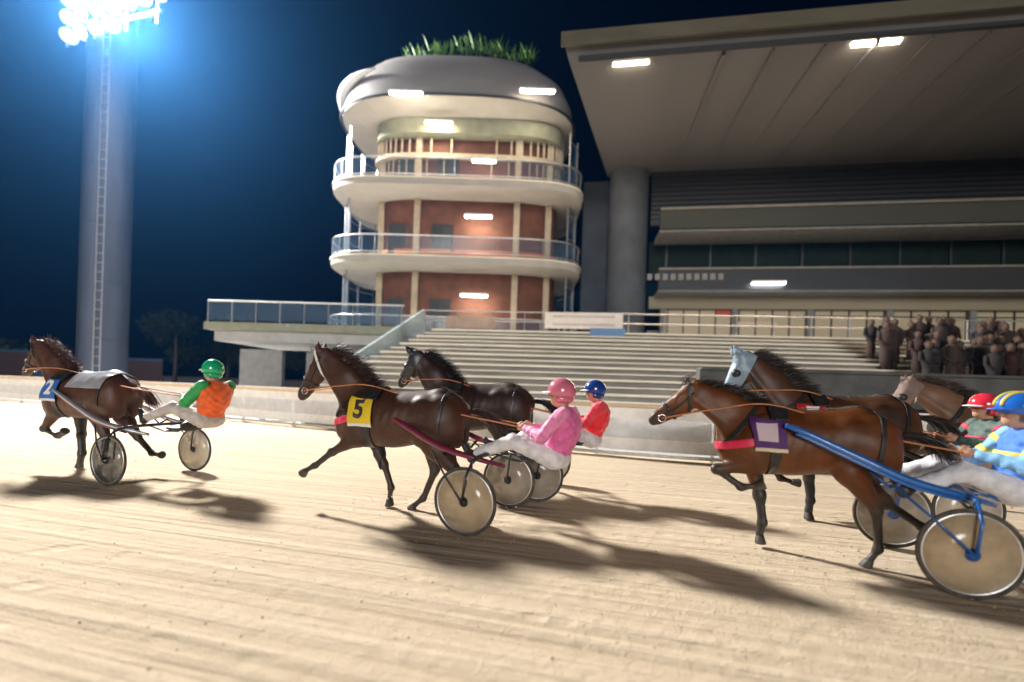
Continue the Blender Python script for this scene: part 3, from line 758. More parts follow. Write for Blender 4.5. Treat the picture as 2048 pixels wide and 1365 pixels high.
# spectators on the right end of the terrace: a far mass nobody could count
def crowd():
    rr = random.Random(21); V = []; F = []; C = []
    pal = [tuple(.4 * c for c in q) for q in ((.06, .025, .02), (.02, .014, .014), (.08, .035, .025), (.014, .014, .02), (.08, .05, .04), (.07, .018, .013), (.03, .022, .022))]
    for i in range(120):
        row = rr.randrange(0, 8); u = 13.2 + rr.random() ** .8 * 8.8; z = Z0 + row * RISE; v = row * TREAD + .4
        s = rr.uniform(.9, 1.08); mb = MB(); c = rr.choice(pal); sk = (.08, .045, .03)
        def part(prof, cen, col):
            b = len(V); q = MB().lathe(prof, 8, cen); V.extend(q.v); F.extend([tuple(t + b for t in f) for f in q.f]); C.extend([col] * len(q.f))
        part([(.0, 0), (.15 * s, 0), (.17 * s, .55 * s), (.14 * s, .85 * s)], (u, v, z), rr.choice(pal))
        part([(.15 * s, .82 * s), (.21 * s, 1.1 * s), (.22 * s, 1.36 * s), (.10 * s, 1.47 * s), (.055, 1.5 * s)], (u, v, z), c)
        part([(.0, 1.46 * s), (.07, 1.5 * s), (.10, 1.6 * s), (.085, 1.7 * s), (0, 1.76 * s)], (u, v - .02, z), sk)
        part([(.105, 1.62 * s), (.095, 1.71 * s), (.0, 1.775 * s)], (u, v + .02, z), rr.choice(pal))
        for sx in (-1, 1):
            q = MB().tube([(u + sx * .22, v, z + 1.38 * s), (u + sx * .27, v - .03, z + 1.1 * s), (u + sx * .16, v - .2, z + .95 * s)], [.06, .05, .04], 6)
            b = len(V); V.extend(q.v); F.extend([tuple(t + b for t in f) for f in q.f]); C.extend([c] * len(q.f))
    m, nt, b = nodes('spectator_clothes')
    a = nt.nodes.new('ShaderNodeAttribute'); a.attribute_name = 'tint'; link(nt, a.outputs['Color'], b.inputs['Base Color']); b.inputs['Roughness'].default_value = .85
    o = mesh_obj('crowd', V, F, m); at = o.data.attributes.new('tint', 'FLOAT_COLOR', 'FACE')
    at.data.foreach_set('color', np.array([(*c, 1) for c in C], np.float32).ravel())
    o.matrix_basis = terr.matrix_basis.copy()
    tag(o, 'crowd of spectators standing on the right end of the terrace', 'crowd', None, 'stuff')
crowd()

# thin night haze that the floodlights glow through
hz = MB().box((0, 45, 29), (260, 190, 60)).build('haze', None)
tag(hz, kind='stuff')
m = bpy.data.materials.new('night_air'); m.use_nodes = True; nt = m.node_tree; nt.nodes.clear()
out = nt.nodes.new('ShaderNodeOutputMaterial'); vol = nt.nodes.new('ShaderNodeVolumePrincipled')
vol.inputs['Color'].default_value = (.10, .40, 1.0, 1); vol.inputs['Density'].default_value = .0005; vol.inputs['Anisotropy'].default_value = .78
link(nt, vol.outputs[0], out.inputs['Volume']); hz.data.materials.append(m)

# windows and doors of the tower
for lv in range(3):
    z0 = levels[lv] + (.4 if lv == 0 else .8)
    for x in ((-4.0, -1.4) if lv < 2 else (-3.6, -1.2)):
        yy = -2.2 * (max(0, 1 - abs(x / 5.5) ** 4.0)) ** .25 - .03
        w_ = MB().box((x, yy, z0 + 1.0), (1.15, .06, 1.9)).build('window', M['dark'], tower)
        mb = MB()
        for a in (-.6, 0, .6): mb.box((x + a, yy - .04, z0 + 1.0), (.06, .05, 1.98))
        for a in (-.98, .3, .98): mb.box((x, yy - .045, z0 + 1.0 + a), (1.26, .05, .06))
        mb.build('window_frame', M['dark_metal'], w_)
# clods of sand thrown up and lying on the track
def clods():
    rr = random.Random(77); V = []; F = []
    def clod(p, s):
        b = len(V)
        for d in ((1, 0, 0), (-1, 0, 0), (0, 1, 0), (0, -1, 0), (0, 0, 1), (0, 0, -.6)):
            V.append(tuple(p[i] + d[i] * s * rr.uniform(.6, 1.3) for i in range(3)))
        for f in ((0, 2, 4), (2, 1, 4), (1, 3, 4), (3, 0, 4), (2, 0, 5), (1, 2, 5), (3, 1, 5), (0, 3, 5)): F.append(tuple(b + i for i in f))
    for i in range(3600):
        Y = 1.6 + 9 * rr.random() ** 1.5; X = rr.uniform(-1.25, 1.25) * (Y + 1)
        clod((X, Y, 0), .003 + .010 * rr.random() ** 3)
    for (sx, sy, n_, ht, ln) in ((-6.9, 6.9, 60, .35, .7), (-6.1, 6.8, 90, .5, 1.0), (-5.5, 6.0, 60, .25, .6), (-1.9, 5.3, 70, .4, .8), (-.9, 5.2, 110, .55, 1.1), (-.45, 4.6, 70, .3, .7),
                                 (.3, 5.9, 70, .3, .7), (2.2, 4.0, 80, .4, .8), (3.3, 3.9, 110, .5, 1.0), (3.5, 3.2, 70, .3, .6), (4.3, 5.4, 80, .4, .9)):
        for i in range(n_):
            t = rr.random(); clod((sx + t * ln + rr.gauss(0, .05), sy - t * .15 + rr.gauss(0, .09), abs(rr.gauss(0, .4)) * ht * (.3 + t)), .003 + .009 * rr.random() ** 3)
    m = mat('sand_clod', (.56, .46, .34), .95, .25, 30)
    o = mesh_obj('sand_clods', V, F, m, None, True); tag(o, 'loose clods of pale sand scattered over the track', 'sand', None, 'stuff')
clods()

# upright beige battens on the front of the tower wall
pts = oval(5.62, 2.32, 150)
for k in range(150):
    if pts[k][1] < -1.0 and k % 3 == 0:
        x, y = pts[k]; MB().box((x, y, ZS2 + 1.5), (.07, .09, 1.7)).build('slat', M['timber'], tower)
# ================================================================== HORSES
def V3(x, y, z): return np.array((x, y, z), float)
def rot2(d, a): c, s = math.cos(a), math.sin(a); return np.array((d[0] * c - d[2] * s, 0, d[0] * s + d[2] * c))
def swing(p, L, deg): return p + L * np.array((math.sin(R(deg)), 0, -math.cos(R(deg))))
hoofm = mat('hoof_horn', (.06, .05, .04), .5, .3, 12)
eyem = mat('dark_eye', (.012, .008, .006), .08, .1, 4, coat=.5)
leather = mat('black_leather', (.022, .02, .02), .42, .3, 14, .15, 60)
reinm = mat('tan_rein', (.50, .19, .07), .5, .2, 14)
bitm = mat('polished_bit', (.75, .75, .76), .2, .05, 9, metal=1)
whitecloth = mat('white_cloth', (.74, .73, .72), .75, .07, 8, .1, 60)
def strands(name, roots, n, length, flow, m, parent, seed, width=.008, spread=.25):
    rr = random.Random(seed); mb = MB()
    for i in range(n):
        t = rr.random() * (len(roots) - 1); k = int(t); k = min(k, len(roots) - 2); f = t - k
        p = Vector(roots[k][0]).lerp(Vector(roots[k + 1][0]), f); nn = Vector(roots[k][1]).lerp(Vector(roots[k + 1][1]), f)
        p = p + Vector((rr.gauss(0, .012), rr.gauss(0, .014), rr.gauss(0, .01)))
        L = length * rr.uniform(.55, 1.15); d0 = (nn + Vector([rr.gauss(0, spread) for _ in range(3)])).normalized()
        d1 = (Vector(flow) + Vector([rr.gauss(0, spread) for _ in range(3)])).normalized()
        pts = [p]
        for s in range(6):
            w = (s + 1) / 6; d = (d0 * (1 - w) + d1 * w).normalized(); d.z += math.sin(s * 1.3 + i) * .06
            pts.append(pts[-1] + d * L / 6)
        sd = d1.cross(Vector((rr.gauss(0, 1), rr.gauss(0, 1), rr.gauss(0, 1)))).normalized(); V = []; F = []
        for s, q in enumerate(pts):
            ww = width * (1 - (s / 6) ** 2 * .85); V += [q - sd * ww, q + sd * ww]
        for s in range(6): F.append((2 * s, 2 * s + 1, 2 * s + 3, 2 * s + 2))
        mb.add(V, F)
    return mb.build(name, m, parent, True)

def horse(label, loc, a, poll, nose, legs, coat, dark, hair, scale=1.0, mane_len=.24, cloth=None, number=None, numcol=None, hem=None, hood=None, collar=None, ear=40, bare_tail=0, rump_cover=False, seed=1, group='trotting horses in the race'):
    root = tag(empty('racehorse', (loc[0], loc[1], 0), math.pi - a), label, 'horse', group); root.scale = (scale,) * 3
    cm = coat_mat('coat_%d' % seed, coat, dark); hm = mat('hair_%d' % seed, hair, .55, .45, 9)
    s = SDF()
    s.ell((.12, 0, 1.13), (.62, .285, .335), .1).ell((-.28, 0, 1.185), (.50, .265, .265), .12).ell((.50, 0, 1.09), (.29, .235, .30), .1)
    s.ell((-.53, 0, 1.22), (.36, .265, .26), .1)
    s.cap((.44, 0, 1.40), (.08, 0, 1.375), .095, .085, .12).cap((.05, 0, 1.365), (-.5, 0, 1.40), .075, .10, .12).cap((-.55, 0, 1.40), (-.80, 0, 1.28), .09, .06, .12)
    for sd in (1, -1):
        s.ell((.47, sd * .155, 1.13), (.155, .105, .32), .035, R(24)).ell((.40, sd * .165, .985), (.155, .095, .13), .025, R(15)).ell((.53, sd * .175, 1.04), (.075, .06, .12), .03)
        s.ell((-.62, sd * .14, 1.15), (.23, .135, .30), .05, R(-12)).ell((-.40, sd * .155, 1.03), (.17, .10, .20), .035, R(20)).ell((-.74, sd * .10, 1.08), (.11, .10, .24), .035, R(-14)).ell((-.38, sd * .165, 1.34), (.07, .04, .06), .09)
        s.ell((.66, sd * .085, 1.02), (.11, .09, .15), .06)
    poll = V3(poll[0], 0, poll[1]); nose = V3(nose[0], 0, nose[1])
    nb = V3(.50, 0, 1.22); ax_ = poll - nb; per = np.array((-ax_[2], 0, ax_[0])); per /= np.linalg.norm(per)
    mid = nb + ax_ * .5 + per * .05
    s.cap(nb, mid, .255, .165, .10, .60).cap(mid, poll - per * .02, .165, .105, .08, .62)
    s.cap((.40, 0, 1.44), mid + per * .10, .06, .06, .10, .8).cap(mid + per * .10, poll + per * .05, .06, .05, .08, .75)
    for sd in (1, -1): s.cap(nb + V3(.06, sd * .09, -.05), poll - per * .07 + V3(0, sd * .035, 0), .06, .04, .05)
    h = nose - poll; HL = np.linalg.norm(h); h /= HL; pd = np.array((h[2], 0, -h[0]))
    if pd[2] > 0: pd = -pd
    q = HL / .60; up = -pd; hp = math.atan2(h[2], h[0])
    s.ell(poll + h * .02, (.085, .075, .085), .05)
    s.ell(poll + h * .19 * q + pd * .055, (.165, .078, .115), .05, hp)
    s.cap(poll + h * .05, nose - h * .10 + pd * .01, .082, .056, .05, .82)
    s.cap(poll + h * .05 + up * .03, nose - h * .12 + up * .022, .055, .035, .04, .95)
    s.ell(nose - h * .055 + pd * .01, (.085, .058, .062), .05, hp)
    s.cap(poll + h * .28 * q + pd * .10, nose - h * .07 + pd * .058, .05, .034, .05, .9)
    s.ell(nose - h * .015 + pd * .03, (.035, .045, .04), .03)
    for sd in (1, -1):
        s.ell(poll + h * .175 * q + up * .035 + V3(0, sd * .058, 0), (.045, .026, .028), .03, hp)
        s.cap(poll + h * .22 * q + V3(0, sd * .07, 0) + pd * .01, nose - h * .17 + V3(0, sd * .048, 0), .018, .012, .03)
        s.sub(nose - h * .03 + V3(0, sd * .052, 0) + up * .016, (.016, .014, .011), .01)
        e0 = poll + up * .06 + h * .015 + V3(0, sd * .045, 0); ed = rot2(up, R(ear) if up[0] > -2 else 0); e1 = e0 + ed * .16 + V3(0, sd * .03, 0)
        em = e0 + ed * .08 + V3(0, sd * .02, 0)
        s.cap(e0, em, .024, .032, .03).cap(em, e1, .032, .007, .02)
        s.sub(em + h * .028, (.012, .014, .055), .01)
    dirs = {}; segs = []
    for key, (x0, sd) in {'LF': (.43, 1), 'RF': (.43, -1)}.items():
        fa, ca, pa = legs[key]; e = V3(x0, sd * .145, .91); sh = V3(.50, sd * .15, 1.12)
        kn = swing(e, .40, fa); fe = swing(kn, .30, ca); pa_ = swing(fe, .13, pa)
        s.cap(sh, e, .13, .105, .06).cap(e, kn, .09, .047, .05).ell(kn, (.053, .05, .058), .03)
        s.cap(e + V3(-.02, 0, -.02), e + (kn - e) * .55, .075, .05, .04)
        s.cap(kn, fe, .038, .032, .03).cap(kn + V3(-.016, 0, 0), fe + V3(-.02, 0, 0), .026, .026, .02).ell(fe, (.042, .038, .042), .03).cap(fe, pa_, .030, .033, .03)
        dirs[key] = (pa_, pa); segs += [(e, kn, 0), (kn, fe, 1), (fe, pa_, 1)]
    for key, sd in {'LH': 1, 'RH': -1}.items():
        th, ga, ca, pa = legs[key]; hp_ = V3(-.56, sd * .135, 1.14); st = swing(hp_, .30, th); hk = swing(st, .43, ga); fe = swing(hk, .37, ca); pa_ = swing(fe, .135, pa)
        s.cap(hp_, st, .19, .125, .07, .75).cap(st, hk, .118, .052, .06).ell(hk, (.05, .045, .06), .03)
        gd = (hk - st) / np.linalg.norm(hk - st); bk = np.array((gd[2], 0, -gd[0]));
        if bk[0] > 0: bk = -bk
        s.cap(st + gd * .10 + bk * .05, hk + bk * .05 - gd * .03, .075, .022, .05).ell(hk + bk * .052 - gd * .02, (.026, .026, .034), .03)
        s.cap(hk, fe, .043, .034, .03).cap(hk + bk * .02, fe + bk * .018, .028, .026, .02).ell(fe, (.044, .04, .044), .03).cap(fe, pa_, .031, .034, .03)
        dirs[key] = (pa_, pa); segs += [(st, hk, 0), (hk, fe, 1), (fe, pa_, 1)]
    def muscle(X, Y, Z):          # faint ribs and muscle relief on the trunk
        w = np.exp(-((X - .02) / .28) ** 2 - ((Z - 1.13) / .2) ** 2)
        return -.0035 * w * np.sin((X + .25 * Z) * 58) + .003 * np.sin(X * 13 + 2 * np.sin(Z * 9 + seed)) * np.sin(Z * 15 + X * 5) * np.sign(Z - .75).clip(0, 1)
    V, F = s.mesh(.0135, muscle); V = relax(V, F, 2, .5)
    low = min(p[2] - .09 * math.cos(R(pa)) for p, pa in dirs.values()); dz = -low + .0
    dz = max(-.08, min(.16, dz)); root.location.z = dz * scale
    body = np_obj('body', V, F, cm, root)
    pt = np.zeros(len(V))
    for a_, b_, w_ in segs:
        ab = b_ - a_; t = np.clip(((V - a_) @ ab) / (ab @ ab), 0, 1); d = np.linalg.norm(V - a_ - t[:, None] * ab, axis=1)
        pt = np.maximum(pt, np.clip(1.5 - (d - (.035 if w_ else .06)) / .035, 0, 1) * (1 if w_ else np.clip((t - .35) / .65, 0, 1) ** 1.5))
    dn = np.linalg.norm(V - nose, axis=1); pt = np.maximum(pt, np.clip(1.0 - (dn - .05) / .12, 0, .85))
    at = body.data.attributes.new('points', 'FLOAT', 'POINT'); at.data.foreach_set('value', pt.astype(np.float32))
    sk = Skin(V, F)
    for key, (p, pa) in dirs.items():
        d = Vector((math.sin(R(pa - 12)), 0, -math.cos(R(pa - 12)))); mt = d.to_track_quat('-Z', 'Y').to_matrix().to_4x4(); mt.translation = Vector(p) + Vector((math.sin(R(pa)), 0, -math.cos(R(pa)))) * .018
        hfv = MB().lathe([(0, .02), (.036, .018), (.041, 0), (.057, -.068), (.057, -.0685), (.054, -.076), (.0539, -.0762), (0, -.072)], 16)
        hfv.v = [(x * 1.12 + (-z * .25), y, z) for x, y, z in hfv.v]
        o = hfv.build('hoof', hoofm, root, True); o.matrix_local = mt
    for sd in (1, -1):
        c = Vector(poll + h * .175 * q + up * .026 + V3(0, sd * .067, 0))
        o = MB().lathe([(.0, -.019)] + [(.019 * math.sin(k * math.pi / 8), -.019 * math.cos(k * math.pi / 8)) for k in range(1, 8)] + [(0, .019)], 14).build('eye', eyem, root, True); o.location = c
    # mane, forelock, tail
    rts = []
    for k in range(9):
        t = k / 8; p = (V3(.40, 0, 1.50) * (1 - t) ** 2 + 2 * t * (1 - t) * (mid + per * .17) + t * t * (poll + per * .10)) if True else 0
        hit = sk.snap(p + per * .2, -per, .0) ; p2 = Vector(hit) if hit is not None else Vector(p)
        rts.append((p2, Vector(per) * .9 + Vector((-.3, 0, 0))))
    strands('mane', rts, 1100, mane_len, (-.9, .12, -.16), hm, root, seed, .0036, .27)
    strands('forelock', [(Vector(poll + up * .09), Vector(up)), (Vector(poll + up * .085 + h * .05), Vector(up))], 30, .16, (-.9, .05, .1), hm, root, seed + 5, .004, .25)
    tp = sk.snap((-1.3, 0, 1.28), (1, 0, 0), -.02) or Vector((-.83, 0, 1.3))
    td = Vector((-.45, 0, -.75))
    strands('tail', [(tp, Vector((-.9, 0, .25))), (tp + Vector((-.05, 0, .0)), Vector((-.9, 0, .1)))], 380, .5, td, hm, root, seed + 9, .006, .09)
    # ---- harness
    bx, bz = .27, 1.2
    sk.cut(band((bx, 0, bz), (1, 0, .08), .10), .010, 'girth', leather, root)
    sk.cut(band((bx, 0, bz), (1, 0, .08), .17) + [((0, 0, 1.36), (0, 0, -1))], .020, 'saddle_pad', leather, root, .02)
    if cloth:
        cx, cw, z0 = .36, .30, 1.10
        pl = [((cx + cw / 2, 0, 1.3), (1, 0, -.10)), ((cx - cw / 2, 0, 1.3), (-1, 0, .10)), ((cx, 0, 1.37), (-.12, 0, 1)), ((0, .02, 0), (0, -1, 0))]
        cl = sk.cut(pl + [((0, 0, z0), (0, 0, -1))], .030, 'saddle_cloth', cloth, root, .008, .06)
        if hem: sk.cut(pl + [((0, 0, z0), (0, 0, 1)), ((0, 0, z0 - .035), (0, 0, -1))], .030, 'cloth_hem', hem, root, .008, .06)
        if number:
            TV, TF = text_mesh(number, .27, .035) if number != '#' else (None, None)
            if number == '#':
                g = np.array([(u, v) for v in np.linspace(-.085, .085, 9) for u in np.linspace(-.095, .095, 9)]); TV = [Vector((u, v, 0)) for u, v in g]
                TF = [[r * 9 + c, r * 9 + c + 1, r * 9 + c + 10, r * 9 + c + 9] for r in range(8) for c in range(8)]
            out = []; ok = True
            for v in TV:
                hpt = sk.snap((cx - v.x + .01, .8, 1.245 + v.y), (0, -1, 0), .041)
                if hpt is None: ok = False; break
                out.append(hpt)
            if ok and cl:
                o = mesh_obj('number' if number != '#' else 'number_panel', out, [f[::-1] for f in TF] if False else TF, numcol, root); o.parent = cl
    # breast collar and pink hanger strap
    cdir = Vector((.55, 0, .84)); 
    sk.cut(band((.60, 0, 1.12), (.25, 0, 1), .075) + [((.24, 0, 0), (-1, 0, 0))], .012, 'breast_collar', collar or leather, root, near=(.7, 0, 1.1))
    sk.cut(band(tuple(nb + ax_ * .16), tuple(ax_), .045), .010, 'neck_strap', leather, root, near=tuple(nb + ax_ * .16))
    sk.cut([((0, .022, 0), (0, 1, 0)), ((0, -.022, 0), (0, -1, 0)), ((.25, 0, 0), (1, 0, 0)), ((-.80, 0, 0), (-1, 0, 0)), ((0, 0, 1.25), (0, 0, -1))], .010, 'crupper_strap', leather, root)
    sk.cut(band((-.62, 0, 1.2), (1, 0, .12), .04) + [((0, 0, 1.02), (0, 0, -1))], .010, 'hip_strap', leather, root)
    if rump_cover:
        sk.cut([((.05, 0, 0), (1, 0, 0)), ((-.66, 0, 0), (-1, 0, 0)), ((0, 0, 1.27), (0, 0, -1))], .016, 'back_sheet', rump_cover, root, .008, .06)
    # bridle
    kp = lambda f, o=0: tuple(poll + h * HL * f + pd * o)
    hdt = tuple(h)
    near = [(tuple(poll + pd * .22 - h * .03), tuple(-h))] if False else []
    headbox = [(tuple(poll - h * .02), tuple(-h))]
    sk.cut(band(kp(.16), tuple(h * .9 + pd * .45), .028) , .006, 'cheek_strap', leather, root, .005) if False else None
    sk.cut(band(kp(.60), hdt, .034) + headbox, .008, 'noseband', whitecloth if seed in (3,) else leather, root, .008, near=kp(.60))
    sk.cut(band(kp(.10), tuple(h * .8 - pd * .6), .03) + headbox, .007, 'browband', whitecloth if seed in (2, 6) else leather, root, .006, near=kp(.10))
    # cheek pieces either side
    for sd in (1, -1):
        pts = []
        for t in np.linspace(.03, .74, 12):
            c = poll + h * HL * t + pd * (.02 + .03 * math.sin(t * 3))
            hpt = sk.snap((c[0], sd * .5, c[2]), (0, -sd, 0), .004)
            if hpt is not None: pts.append(hpt)
        if len(pts) > 2: MB().tube(pts, .011, 6).build('cheek_strap', leather, root, True)
        c = poll + h * HL * .80 + pd * .045
        hpt = sk.snap((c[0], sd * .5, c[2]), (0, -sd, 0), .012)
        if hpt is not None:
            o = MB().tube([(.04 * math.cos(k * .5236), 0, .04 * math.sin(k * .5236)) for k in range(12)], .006, 6, True).build('bit_ring', bitm, root, True); o.location = hpt
    if hood:
        sk.cut([(tuple(poll + h * HL * .74), hdt), (tuple(poll - h * .07), tuple(-h)), (tuple(poll + pd * .10), tuple(pd))], .010, 'blinker_hood', hood, root, .008, .05, near=kp(.3))
        for sd in (1, -1):
            c = Vector(poll + h * .24 * q + up * .02 + V3(0, sd * .085, 0))
            o = MB().lathe([(.0, .03), (.035, .025), (.06, 0), (.064, -.02)], 14, axis='Y').build('blinker_cup', leather, root, True); o.location = c
            if sd < 0: o.rotation_euler = (0, 0, math.pi)
    # overcheck line over the forehead
    # reins run from the bit past the saddle to the driver's hands (given in the horse's own frame)
    root['_'] = 0; del root['_']
    H = {'root': root, 'poll': poll, 'h': h, 'HL': HL, 'pd': pd, 'sk': sk, 'dz': dz}
    return H
def reins(H, hands):
    root = H['root']; inv = (Matrix.Translation(root.location) @ root.rotation_euler.to_matrix().to_4x4() @ Matrix.Diagonal((*root.scale, 1))).inverted()
    for sd, hw in zip((1, -1), hands):
        c = H['poll'] + H['h'] * H['HL'] * .80 + H['pd'] * .045
        a = Vector((c[0], sd * .075, c[2])); b = Vector((.28, sd * .10, 1.53)); e = inv @ hw
        m2 = b.lerp(e, .5) + Vector((0, 0, -.05))
        MB().tube(curve_pts([a, a.lerp(b, .5) + Vector((0, sd * .03, .03)), b, m2, e], 8), .009, 6).build('rein', reinm, root, True)

# ================================================================== DRIVERS
skinm = mat('skin', (.50, .27, .18), .5, .1, 20, .08, 60)
bootm = mat('black_boot', (.03, .028, .028), .35, .3, 12)
gogg = mat('dark_goggles', (.02, .02, .025), .12, .1, 4)
def cloth_mat(name, c, **k): return mat(name, c, .62, .2, 12, .5, 18, sheen=.2, **k)
def driver(label, loc, a, lift, vest, sleeve, trouser, helmet, peak, stripe=None, foot=(.98, .78), chevron=None, lean=0.0, glove=None):
    root = tag(empty('person', (loc[0], loc[1], lift), math.pi - a), label, 'person', 'sulky drivers')
    hip = {sd: V3(.0, sd * .10, .10) for sd in (1, -1)}
    sh = {sd: V3(-.13 - lean, sd * .19, .56) for sd in (1, -1)}
    el = {sd: V3(.06 - lean * .5, sd * .29, .33) for sd in (1, -1)}
    hd = {sd: V3(.31, sd * .12, .40) for sd in (1, -1)}
    kn = {sd: V3(.40, sd * .20, .25) for sd in (1, -1)}
    an = {sd: V3(foot[0] - .16, sd * .27, foot[1] - .72 + .02) for sd in (1, -1)}
    neck = V3(-.10 - lean, 0, .62); head = V3(-.05 - lean, 0, .76)
    def skeleton(s, g, parts):
        if 'torso' in parts:
            s.cap((-.01, 0, .10), (-.10 - lean * .6, 0, .36), .125 + g, .135 + g, .05, 1.2).cap((-.10 - lean * .6, 0, .36), (-.125 - lean, 0, .52), .135 + g, .105 + g, .05, 1.45)
            s.cap(sh[1] * .9 + V3(0, 0, .0), sh[-1] * .9 + V3(0, 0, .0), .075 + g, .075 + g, .05)
            s.ell((-.15 - lean, 0, .45), (.11 + g, .17 + g, .15 + g), .05)
        for sd in (1, -1):
            if 'arms' in parts:
                s.cap(sh[sd], el[sd], .062 + g, .046 + g, .03).cap(el[sd], hd[sd] - (hd[sd] - el[sd]) * .13, .046 + g, .030 + g * .8, .02)
            if 'legs' in parts:
                s.cap(hip[sd], kn[sd], .092 + g, .062 + g, .04).cap(kn[sd], an[sd], .060 + g, .042 + g, .03).ell(kn[sd], (.062 + g, .06 + g, .06 + g), .02)
        return s
    s = SDF(); skeleton(s, -.012, ('torso', 'arms', 'legs'))
    s.cap(neck - V3(0, 0, .08), neck + V3(.02, 0, .06), .058, .054, .03)
    s.ell(head + V3(-.01, 0, .02), (.098, .078, .105), .03).ell(head + V3(.035, 0, -.05), (.062, .058, .07), .04).cap(head + V3(.07, 0, -.085), head + V3(.045, 0, -.09), .028, .035, .03)
    s.cap(head + V3(.088, 0, .012), head + V3(.112, 0, -.024), .011, .016, .015).ell(head + V3(.082, 0, -.058), (.018, .026, .008), .01).ell(head + V3(.080, 0, -.072), (.017, .022, .008), .008)
    s.cap(head + V3(.08, .045, .035), head + V3(.08, -.045, .035), .014, .014, .03)
    for sd in (1, -1):
        s.ell(head + V3(-.01, sd * .082, -.01), (.022, .012, .034), .01).sub(head + V3(.09, sd * .033, .012), (.014, .017, .010), .01)
        # hand: palm, four curled fingers of different length and a thumb closing on the rein
        c = hd[sd]; s.cap(c - V3(.04, 0, 0), c + V3(.02, 0, 0), .027, .030, .02).ell(c + V3(.018, 0, -.005), (.038, .020, .042), .015)
        for k, (dz_, L) in enumerate(((.032, .036), (.011, .042), (-.010, .039), (-.030, .031))):
            b0 = c + V3(.046, 0, dz_); b1 = b0 + V3(L * .6, -sd * .012, 0); b2 = b1 + V3(.004, -sd * .028, -.003); b3 = b2 + V3(-.026, -sd * .008, 0)
            s.cap(b0, b1, .0105, .010, .006).cap(b1, b2, .010, .009, .005).cap(b2, b3, .009, .008, .004)
        s.cap(c + V3(.0, -sd * .014, .030), c + V3(.036, -sd * .028, .050), .012, .011, .010).cap(c + V3(.036, -sd * .028, .050), c + V3(.060, -sd * .030, .042), .011, .009, .006)
    V, F = s.mesh(.0072); V = relax(V, F, 1, .4); np_obj('body', V, F, skinm, root)
    wr = lambda k, amp: (lambda X, Y, Z: amp * (np.sin(Z * 58 + 3 * np.sin(X * 17 + k)) * np.sin(Y * 31 + X * 23 + k) + .6 * np.sin(X * 71 + Z * 37 + np.sin(Y * 40))))
    s = skeleton(SDF(), .016, ('torso',)); s.cap(neck - V3(.01, 0, .06), neck + V3(.0, 0, -.005), .075, .066, .03)
    V, F = s.mesh(.011, wr(1, .0065), [((0, 0, .03), (-.45, 0, -1)), ((0, 0, neck[2] + .015), (0, 0, 1))]); vo = np_obj('vest', relax(V, F, 1), F, vest, root)
    tsk = Skin(V, F)
    for sd in (1, -1):
        s = SDF(); g = .017
        s.cap(sh[sd] + V3(0, sd * .015, 0), el[sd], .064 + g, .048 + g, .03).cap(el[sd], hd[sd] - (hd[sd] - el[sd]) * .16, .050 + g, .033 + g * .6, .03)
        V, F = s.mesh(.0095, wr(2 + sd, .006)); so = np_obj('sleeve', relax(V, F, 1), F, sleeve, root)
        if chevron:
            e2 = Skin(V, F); ax_ = el[sd] - sh[sd]
            for f in (.30, .72): e2.cut(band(tuple(sh[sd] + ax_ * f), tuple(ax_), .05) + [(tuple(el[sd] + V3(.03, 0, 0)), (1, 0, 0))], .003, 'sleeve_band', chevron, so, .003)
    if chevron: tsk.cut(band((-.1, 0, .40), (.0, 0, 1), .05), .004, 'chest_band', chevron, vo, .003)
    s = SDF()
    for sd in (1, -1):
        g = .016; s.cap(hip[sd] + V3(-.02, 0, 0), kn[sd], .10 + g, .064 + g, .05).cap(kn[sd], an[sd] - (an[sd] - kn[sd]) * .12, .062 + g, .043 + g, .03)
    s.ell((-.03, 0, .08), (.15, .18, .11), .05)
    V, F = s.mesh(.011, wr(5, .004)); np_obj('trousers', relax(V, F, 1), F, trouser, root)
    for sd in (1, -1):
        s = SDF(); d = an[sd] - kn[sd]; d /= np.linalg.norm(d); t = V3(.55, 0, .84)
        s.cap(an[sd] - d * .17, an[sd], .060, .050, .03).cap(an[sd] + d * .03 - t * .02, an[sd] + d * .035 + t * .14, .046, .034, .04).ell(an[sd] + d * .04 - t * .03, (.045, .04, .045), .02)
        V, F = s.mesh(.0085); np_obj('boot', V, F, bootm, root)
    # helmet: shell, peak, trim line, ear cup
    hc = Vector(head + V3(-.012, 0, .035)); prof = []
    for k in range(13):
        t = R(-22) + (R(90) - R(-22)) * k / 12; prof.append((max(.0, .128 * math.cos(t)), .128 * math.sin(t)))
    hl = MB().lathe(prof, 32); hl.v = [(x * 1.13, y * .96, z * 1.04) for x, y, z in hl.v]
    ho = hl.build('helmet', helmet, root, True, solid=.008); ho.location = hc; ho.rotation_euler = (0, R(-4), 0)
    ln = MB().tube([(.146 * math.cos(q), .125 * math.sin(q), -.022) for q in np.linspace(0, 2 * math.pi, 32)[:-1]], .0035, 6, True).build('helmet_trim', gogg, ho, True)
    nape = MB().lathe([(.126, -.05), (.118, -.10), (.10, -.115)], 20, a0=R(80), a1=R(280)); nape.v = [(x * 1.1, y * .96, z) for x, y, z in nape.v]
    nape.build('nape_guard', helmet, ho, True, solid=.008)
    V = []; F = []
    for i in range(13):
        q = R(-62 + i * 124 / 12); V += [(.140 * math.cos(q), .122 * math.sin(q), -.005), (.140 * math.cos(q) + .075 * math.cos(q * .8), .118 * math.sin(q), -.028)]
    for i in range(12): F.append((2 * i, 2 * i + 1, 2 * i + 3, 2 * i + 2))
    pk = mesh_obj('peak', V, F, peak, ho); md = pk.modifiers.new('solid', 'SOLIDIFY'); md.thickness = .007
